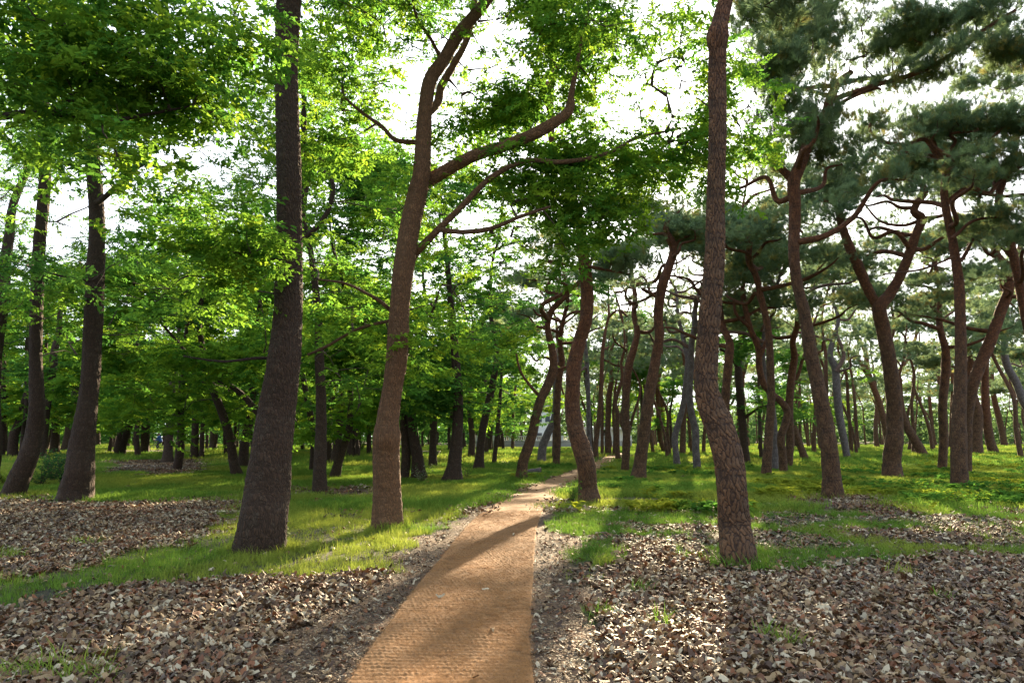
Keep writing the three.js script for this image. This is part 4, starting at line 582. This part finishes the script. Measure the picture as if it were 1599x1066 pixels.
// ---------------------------------------------------------------- low plants
{
  const r = rngOf(313), o = { pos: [], idx: [] }; for (let i = 0; i < 7; i++) { const b = leafShape(0.15 * (0.7 + 0.6 * r()), 0.1, false, -0.6, 0.25, r, o); movePart(o, b, T4((r() - 0.5) * 0.06, 0.03 + 0.14 * r(), (r() - 0.5) * 0.06).multiply(E(0, r() * 6.28, 0.5 * r() - 0.1, 'YZX'))); }
  const weed = geo(o.pos, o.idx), list = [], P = poly([[1180, 775], [1300, 735], [1480, 715], [1650, 712], [1650, 800], [1480, 800], [1360, 795]]);
  for (let i = 0; i < 7000; i++) { const z = -(15 + 40 * r()), x = r() * -z * 0.74; if (cover(x, z) !== C_GRASS) continue; const d = fbm(x * 0.5 + 4, z * 0.5, 3); if (!(inside(P, x, z) ? d > 0.46 : d > 0.64)) continue; const s = 0.8 + 0.9 * r(), w = sstep(0.5, 0.68, fbm(x * 0.4, z * 0.4 + 60, 2)), k = 0.8 + 0.4 * r(); list.push({ m: T4(x, gy(x, z), z).multiply(E(0, r() * 6.28, 0)).multiply(new THREE.Matrix4().makeScale(s, s, s)), c: new THREE.Color().setRGB(lerp(0.085, 0.26, w) * k, lerp(0.20, 0.30, w) * k, 0.030 * k) }); }
  scatter('ground_cover', weed, MAT.leaf, list, scene);
  function sproutPlant(name, label, category, px, py, h, w, stems, leaf, tones, group) {
    const [x, z] = spot(px, py), root = thing(name, label, category, V(x, gy(x, z), z), group), pos = [], idx = [], L = [];
    for (let i = 0; i < stems; i++) {
      const a = r() * 6.28, d = w * (0.3 + 0.7 * r()), H = h * (0.5 + 0.6 * r()), P = [V(0, -0.02, 0), V(Math.cos(a) * d * 0.4, H * 0.55, Math.sin(a) * d * 0.4), V(Math.cos(a) * d, H, Math.sin(a) * d)]; thinTube(P, [0.007, 0.005, 0.002], 4, pos, idx);
      const c = new THREE.CatmullRomCurve3(P); for (let k = 0; k < 9; k++) { const p = c.getPoint(0.25 + 0.75 * k / 8), t = tones[Math.floor(r() * tones.length)], q = 0.8 + 0.4 * r(), s = leaf * (0.7 + 0.6 * r()); L.push({ m: T4(p.x, p.y, p.z).multiply(E((r() - 0.5) * 0.8, r() * 6.28, (r() - 0.6) * 0.9, 'YXZ')).multiply(new THREE.Matrix4().makeScale(s, s, s)), c: new THREE.Color().setRGB(t[0] * q, t[1] * q, t[2] * q) }); }
    }
    part('stems', geo(pos, idx), twigOak, root, 'stuff');
    const lo = { pos: [], idx: [] }; leafShape(1, 0.55, true, -0.5, 0.3, rngOf(5), lo); scatter('leaves', geo(lo.pos, lo.idx), MAT.leaf, L, root);
  }
  const gr = [[0.075, 0.18, 0.025], [0.11, 0.22, 0.025]], pale = [[0.20, 0.24, 0.13], [0.30, 0.32, 0.24], [0.10, 0.19, 0.05]], dk = [[0.04, 0.12, 0.035], [0.055, 0.15, 0.04], [0.03, 0.09, 0.03]];
  sproutPlant('sprout', 'leafy sprout at the foot of the bowed red pine', 'plant', 893, 789, 0.55, 0.3, 9, 0.1, gr);
  sproutPlant('sprout', 'pale-leaved climber sprouting at the foot of the thickest leaning tree', 'plant', 444, 856, 0.5, 0.16, 6, 0.07, pale);
  sproutPlant('sprout', 'whitish sprouts spreading from the broad-footed trunk', 'plant', 660, 752, 0.7, 0.7, 16, 0.1, pale);
  sproutPlant('sprout', 'small sprout at the foot of the crooked pine', 'plant', 816, 751, 0.4, 0.25, 7, 0.09, gr);
  sproutPlant('sprout', 'bushy sprout in the grass right of the bell-footed trunk', 'plant', 728, 745, 0.8, 0.5, 10, 0.12, gr);
  for (const [x, y, h] of [[62, 757, 0.8], [82, 752, 1.0], [98, 756, 0.8], [75, 738, 0.9], [92, 735, 0.9]]) sproutPlant('shrub', 'dark leafy shrub between the two shady trunks at the wood’s edge', 'shrub', x, y, h, 0.7, 20, 0.14, dk, 'shrubs between the shady trunks');
  sproutPlant('shrub', 'round light-green bush far back in the sun, between the broadleaf trunks', 'shrub', 562, 708, 2.0, 1.5, 60, 0.2, [[0.13, 0.27, 0.03], [0.09, 0.22, 0.03]]);
  sproutPlant('shrub', 'yellow-lit young plant at the foot of the slanting dark trunk', 'shrub', 6, 757, 0.6, 0.4, 10, 0.12, [[0.2, 0.28, 0.02], [0.1, 0.2, 0.02]]);
  for (const [x, y, h] of [[1450, 775, 0.5], [1420, 768, 0.45], [1375, 770, 0.4], [1525, 788, 0.5], [1570, 775, 0.5], [1490, 790, 0.4]]) sproutPlant('weed', 'broad-leaved young plant in the sunny weed patch under the pines', 'plant', x, y, h, 0.4, 8, 0.15, [[0.09, 0.22, 0.03], [0.22, 0.30, 0.03]], 'young plants in the weed patch');
}
// ---------------------------------------------------------------- the wood goes on behind: one far mass of leaves
{
  const r = rngOf(616), L = [];
  for (let i = 0; i < 14000; i++) { const d = 130 + 110 * r(), px = -250 + 2100 * r(), x = (px - 799.5) / F * d, z = -d, top = 4 + 12 * fbm(x * 0.06 + 3, 1, 3), y = top * Math.pow(r(), 1.2); if (vnoise(px * 0.045, 3) > 0.86 && y < 3.5) continue; const s = 3.5 + 2.5 * r(), k = 0.8 + 0.4 * r(), w = px > 800 ? 1 : 0; L.push({ m: T4(x, y, z).multiply(E((r() - 0.5), r() * 6.28, (r() - 0.5))).multiply(new THREE.Matrix4().makeScale(s, s, s)), c: new THREE.Color().setRGB(lerp(0.08, 0.11, w) * k, lerp(0.19, 0.18, w) * k, lerp(0.04, 0.06, w) * k) }); }
  scatter('distant_wood', sprigFar[0], MAT.leaf, L, scene);
}
// ---------------------------------------------------------------- far things
const plain = (r, g, b, rough = 0.9) => new THREE.MeshStandardMaterial({ color: new THREE.Color().setRGB(r, g, b), roughness: rough });
const box = (w, h, d, x, y, z) => new THREE.BoxGeometry(w, h, d).translate(x, y, z);
const conc = new THREE.MeshStandardMaterial({ map: tex(256, (u, v) => { const q = 0.75 + 0.5 * (fbm(u * 8, v * 8, 5, 8) - 0.5); return srgb3(0.46 * q, 0.45 * q, 0.43 * q); }), roughness: 0.9 });
{
  // road crossing behind the broadleaf wood
  const pos = [], idx = [], uv = []; for (let i = 0; i <= 40; i++) { const x = -110 + i * 2.55, zc = -88 - 8 * sstep(-60, -20, x); for (const s of [-2.6, 2.6]) { const z = zc + s; pos.push(x, gy(x, z) + 0.06, z); uv.push(x / 3, s / 3); } if (i) { const a = (i - 1) * 2; idx.push(a, a + 1, a + 2, a + 1, a + 3, a + 2); } }
  const rd = part('road', geo(pos, idx, uv), new THREE.MeshStandardMaterial({ map: tex(256, (u, v) => { const q = 0.8 + 0.5 * (fbm(u * 32, v * 32, 4, 32) - 0.5); return srgb3(0.36 * q, 0.36 * q, 0.37 * q); }), roughness: 0.85, side: THREE.DoubleSide }), scene); rd.userData.kind = 'structure';
  // terrace wall with a balustrade
  const zw = -103, X = (px) => (px - 799.5) * -zw / F, x0 = X(742), x1 = X(985), w = x1 - x0, g0 = gy(X(860), zw) - 0.15;
  const wall = thing('terrace_wall', 'pale concrete terrace wall with balustrade behind the trunks', 'wall', V((x0 + x1) / 2, g0, zw));
  part('wall_face', box(w, 1.15, 0.35, 0, 0.575, 0), conc, wall); part('coping', box(w + 0.1, 0.12, 0.5, 0, 1.21, 0), plain(0.55, 0.54, 0.52), wall); part('handrail', box(w, 0.1, 0.26, 0, 1.80, 0), plain(0.58, 0.57, 0.55), wall);
  for (let i = 0; i <= 9; i++) part('post', box(0.34, 0.68, 0.34, -w / 2 + 0.2 + i * (w - 0.4) / 9, 1.6, 0.003), plain(0.58, 0.57, 0.55), wall);
  const bal = new THREE.LatheGeometry([[0.05, 0], [0.06, 0.05], [0.03, 0.1], [0.065, 0.22], [0.03, 0.38], [0.05, 0.48]].map(([a, b]) => new THREE.Vector2(a, b)), 7), bs = []; for (let i = 0; i < 80; i++) bs.push(bal.clone().translate(-w / 2 + 0.4 + i * (w - 0.8) / 79, 1.27, 0));
  part('balusters', mergeGeometries(bs), plain(0.58, 0.57, 0.55), wall, 'stuff');
  // low pavilion with a dark doorway, taller white house behind
  const zp = -108, Xp = (px) => (px - 799.5) * -zp / F, pav = thing('pavilion', 'low pale building with flat roof slab and a dark glazed doorway', 'building', V(Xp(940), gy(Xp(940), zp) - 0.1, zp)), pw = Xp(975) - Xp(908);
  const st = plain(0.55, 0.54, 0.50); part('wall', box(pw * 0.42, 2.6, 3, -pw * 0.29, 1.3, 0), st, pav); part('wall', box(pw * 0.36, 2.6, 3, pw * 0.32, 1.3, 0), st, pav); part('wall', box(pw * 0.22, 2.6, 0.2, pw * 0.03, 1.3, -1.2), plain(0.05, 0.05, 0.05), pav);
  part('roof', box(pw + 0.8, 0.35, 4, 0, 2.78, 0), plain(0.6, 0.59, 0.56), pav); part('column', box(0.2, 2.6, 0.2, -pw * 0.07, 1.3, 1.8), st, pav); part('column', box(0.2, 2.6, 0.2, pw * 0.15, 1.3, 1.8), st, pav);
  const door = part('door', box(1.1, 2.1, 0.06, pw * 0.03, 1.05, 0.6), plain(0.03, 0.035, 0.04, 0.3), pav); part('frame', box(0.08, 2.1, 0.08, pw * 0.03, 1.05, 0.61), plain(0.3, 0.3, 0.3), door);
  const zh = -128, Xh = (px) => (px - 799.5) * -zh / F, hw = Xh(872) - Xh(834), house = thing('white_house', 'white two-storey house glimpsed behind the terrace wall', 'house', V(Xh(853), gy(Xh(853), zh) - 0.1, zh));
  part('wall', box(hw, 6.4, 8, 0, 3.2, 0), plain(0.72, 0.72, 0.72), house); part('roof', box(hw + 0.8, 0.4, 8.8, 0, 6.6, 0), plain(0.4, 0.4, 0.42), house);
  for (const y of [1.6, 4.6]) for (const x of [-0.32, 0, 0.32]) { const f = part('window', box(1, 1.4, 0.12, x * hw, y, 4.02), plain(0.7, 0.7, 0.7), house); part('pane', box(0.8, 1.2, 0.06, x * hw, y, 4.07), plain(0.06, 0.08, 0.1, 0.15), f); }
}
{
  // sawn log lying by the path
  const [x, z] = spot(838, 735), log = thing('sawn_log', 'weathered sawn log lying in the grass beside the path', 'log', V(x, gy(x, z), z));
  part('log_body', tube([V(-0.5, 0.14, -0.1), V(-0.1, 0.15, -0.03), V(0.2, 0.17, 0)], [0.1, 0.15, 0.17], { cell: 0.03, bark: BARK.grey, gnarl: 0.12, seed: 2 }), BARK.grey.m, log);
  part('cut_end', new THREE.CylinderGeometry(0.15, 0.15, 0.02, 20).rotateZ(Math.PI / 2).translate(0.205, 0.17, 0), plain(0.09, 0.06, 0.04), log);
}
{
  // fallen twigs
  const r = rngOf(808), m = plain(0.16, 0.11, 0.075);
  for (const [px, py, l, a] of [[1225, 968, 0.28, 0.5], [1010, 1010, 0.3, 2.2], [1390, 1000, 0.35, 0.2], [300, 960, 0.4, 1.2], [150, 1005, 0.45, 0.1], [560, 935, 0.22, 0.7], [1120, 950, 0.25, 2.8], [1500, 925, 0.4, 0.4], [70, 830, 0.5, 0.2], [250, 810, 0.4, 1.9], [960, 905, 0.22, 1.1]]) {
    const [x, z] = spot(px, py), t = thing('fallen_twig', 'thin dead twig lying on the fallen leaves', 'twig', V(x, gy(x, z) + 0.05, z), 'twigs on the fallen leaves'), c = Math.cos(a), s = Math.sin(a), pos = [], idx = [], q = () => (r() - 0.5) * 0.04;
    thinTube([V(-c * l, 0, -s * l), V(-c * l * 0.3 + q(), 0.012, -s * l * 0.3 + q()), V(c * l * 0.3 + q(), 0.01, s * l * 0.3 + q()), V(c * l, 0.02, s * l)], [0.007, 0.006, 0.005, 0.002], 5, pos, idx); part('stem', geo(pos, idx), m, t);
    const p2 = [], i2 = []; thinTube([V(c * l * 0.1, 0.011, s * l * 0.1), V(c * l * 0.3 - s * l * 0.2, 0.03, s * l * 0.3 + c * l * 0.2), V(c * l * 0.45 - s * l * 0.35, 0.03, s * l * 0.45 + c * l * 0.35)], [0.004, 0.003, 0.0015], 4, p2, i2); part('side_shoot', geo(p2, i2), m, t);
  }
}
{
  // plank bench
  const [x, z] = spot(671, 715), b = thing('plank_bench', 'low dark plank bench in the grass, a trunk rising in front of it', 'bench', V(x, gy(x, z), z)), dark = plain(0.07, 0.055, 0.045);
  for (let i = 0; i < 3; i++) part('plank', box(1.5, 0.05, 0.12, 0, 0.4, -0.14 + i * 0.14), dark, b);
  for (const s of [-1, 1]) part('leg', box(0.1, 0.38, 0.36, s * 0.6, 0.185, 0), dark, b);
}
{
  // cyclist: bicycle and rider, riding to the left behind the trunks
  const [x, z] = spot(247, 706.5), y = gy(x, z), bike = thing('bicycle', 'bicycle with pale wheels ridden along the far dirt track', 'bicycle', V(x, y, z)), metal = plain(0.35, 0.36, 0.38, 0.4), blk = plain(0.02, 0.02, 0.02);
  for (const s of [-0.52, 0.52]) { const w = part('wheel', new THREE.TorusGeometry(0.32, 0.022, 8, 32).translate(s, 0.34, 0), blk, bike); part('rim', new THREE.TorusGeometry(0.295, 0.012, 6, 32).translate(s, 0.34, 0), metal, w); const sp = []; for (let k = 0; k < 14; k++) sp.push(new THREE.CylinderGeometry(0.002, 0.002, 0.58, 4).rotateZ(k * Math.PI / 14).translate(s, 0.34, 0)); part('spokes', mergeGeometries(sp), metal, w, 'stuff'); }
  const bar = (a, b, rr = 0.016) => { const p = V(...a), q = V(...b), d = q.clone().sub(p), g = new THREE.CylinderGeometry(rr, rr, d.length(), 8); g.applyQuaternion(new THREE.Quaternion().setFromUnitVectors(V(0, 1, 0), d.clone().normalize())); return g.translate((p.x + q.x) / 2, (p.y + q.y) / 2, (p.z + q.z) / 2); };
  part('frame', mergeGeometries([bar([-0.38, 0.82, 0], [0.16, 0.80, 0]), bar([-0.36, 0.70, 0], [0.05, 0.30, 0]), bar([0.18, 0.86, 0], [0.05, 0.30, 0]), bar([0.05, 0.30, 0], [0.52, 0.34, 0.03], 0.01), bar([0.16, 0.78, 0], [0.52, 0.34, 0.03], 0.01)]), plain(0.12, 0.25, 0.12, 0.4), bike);
  part('fork', bar([-0.36, 0.86, 0], [-0.52, 0.34, 0], 0.014), metal, bike); part('handlebar', mergeGeometries([bar([-0.36, 0.84, 0], [-0.38, 1.0, 0], 0.013), bar([-0.36, 1.0, -0.26], [-0.36, 1.0, 0.26], 0.013)]), blk, bike); part('saddle', new THREE.SphereGeometry(0.12, 12, 8).scale(1.1, 0.3, 0.6).translate(0.2, 0.90, 0), blk, bike);
  const J = { hip: V(0.16, 0.98, 0), chest: V(0.0, 1.36, 0), neck: V(-0.06, 1.5, 0), head: V(-0.09, 1.63, 0) };
  const caps = [[J.hip, J.chest, 0.155, 0.165], [J.chest, J.neck, 0.12, 0.06], [J.neck, J.head, 0.055, 0.08], [V(-0.09, 1.66, 0), V(-0.10, 1.6, 0), 0.1, 0.085]];
  for (const s of [-1, 1]) { const knee = s < 0 ? V(-0.24, 0.82, 0.11 * s) : V(-0.16, 0.58, 0.11 * s), foot = s < 0 ? V(-0.06, 0.45, 0.13 * s) : V(0.04, 0.17, 0.13 * s); caps.push([V(0.14, 0.95, 0.09 * s), knee, 0.095, 0.065], [knee, foot, 0.062, 0.042], [foot, V(foot.x - 0.14, foot.y - 0.02, foot.z), 0.045, 0.035]); const el = V(-0.14, 1.15, 0.26 * s); caps.push([V(0.0, 1.42, 0.18 * s), el, 0.06, 0.046], [el, V(-0.35, 1.03, 0.23 * s), 0.042, 0.035], [V(-0.35, 1.03, 0.23 * s), V(-0.38, 1.0, 0.23 * s), 0.035, 0.03]); }
  const body = (list, kk) => { const N = 72, mc = new MarchingCubes(N, plain(1, 1, 1), false, false, 60000); const half = 0.95, pa = V(), ba = V(), p = V(); for (let k = 0; k < N; k++) for (let j = 0; j < N; j++) for (let i = 0; i < N; i++) { p.set((i - N / 2) / (N / 2) * half, (j - N / 2) / (N / 2) * half + 0.95, (k - N / 2) / (N / 2) * half); let d = 9; for (const [a, b, r0, r1] of list) { ba.copy(b).sub(a); pa.copy(p).sub(a); const t = clamp(pa.dot(ba) / ba.lengthSq(), 0, 1), q = pa.addScaledVector(ba, -t).length() - lerp(r0, r1, t), h = clamp(0.5 + 0.5 * (d - q) / kk, 0, 1); d = lerp(d, q, h) - kk * h * (1 - h); } mc.field[i + j * N + k * N * N] = -d; } mc.isolation = 0; mc.update(); const n = mc.count, g = new THREE.BufferGeometry(); g.setAttribute('position', new THREE.Float32BufferAttribute(mc.positionArray.slice(0, n * 3), 3)); g.setAttribute('normal', new THREE.Float32BufferAttribute(mc.normalArray.slice(0, n * 3), 3)); g.scale(half, half, half).translate(0, 0.95, 0); return g; };
  const g = body(caps, 0.03), P = g.attributes.position, c = []; for (let i = 0; i < P.count; i++) { const Y = P.getY(i), X = P.getX(i); c.push(...(Y > 1.53 ? [0.35, 0.2, 0.14] : X < -0.31 && Y > 0.95 ? [0.35, 0.2, 0.14] : Y > 0.96 ? [0.03, 0.10, 0.32] : [0.03, 0.035, 0.05])); } g.setAttribute('color', new THREE.Float32BufferAttribute(c, 3));
  const man = thing('person', 'person in a blue jacket and dark trousers riding a bicycle', 'person', V(x, y, z)); part('body', g, new THREE.MeshStandardMaterial({ vertexColors: true, roughness: 0.9 }), man);
  part('hair', new THREE.SphereGeometry(0.112, 16, 10, 0, 6.3, 0, 1.7).rotateZ(-0.5).translate(-0.075, 1.67, 0), plain(0.015, 0.012, 0.01), man);
}


shade(scene);
renderer.render(scene, camera);
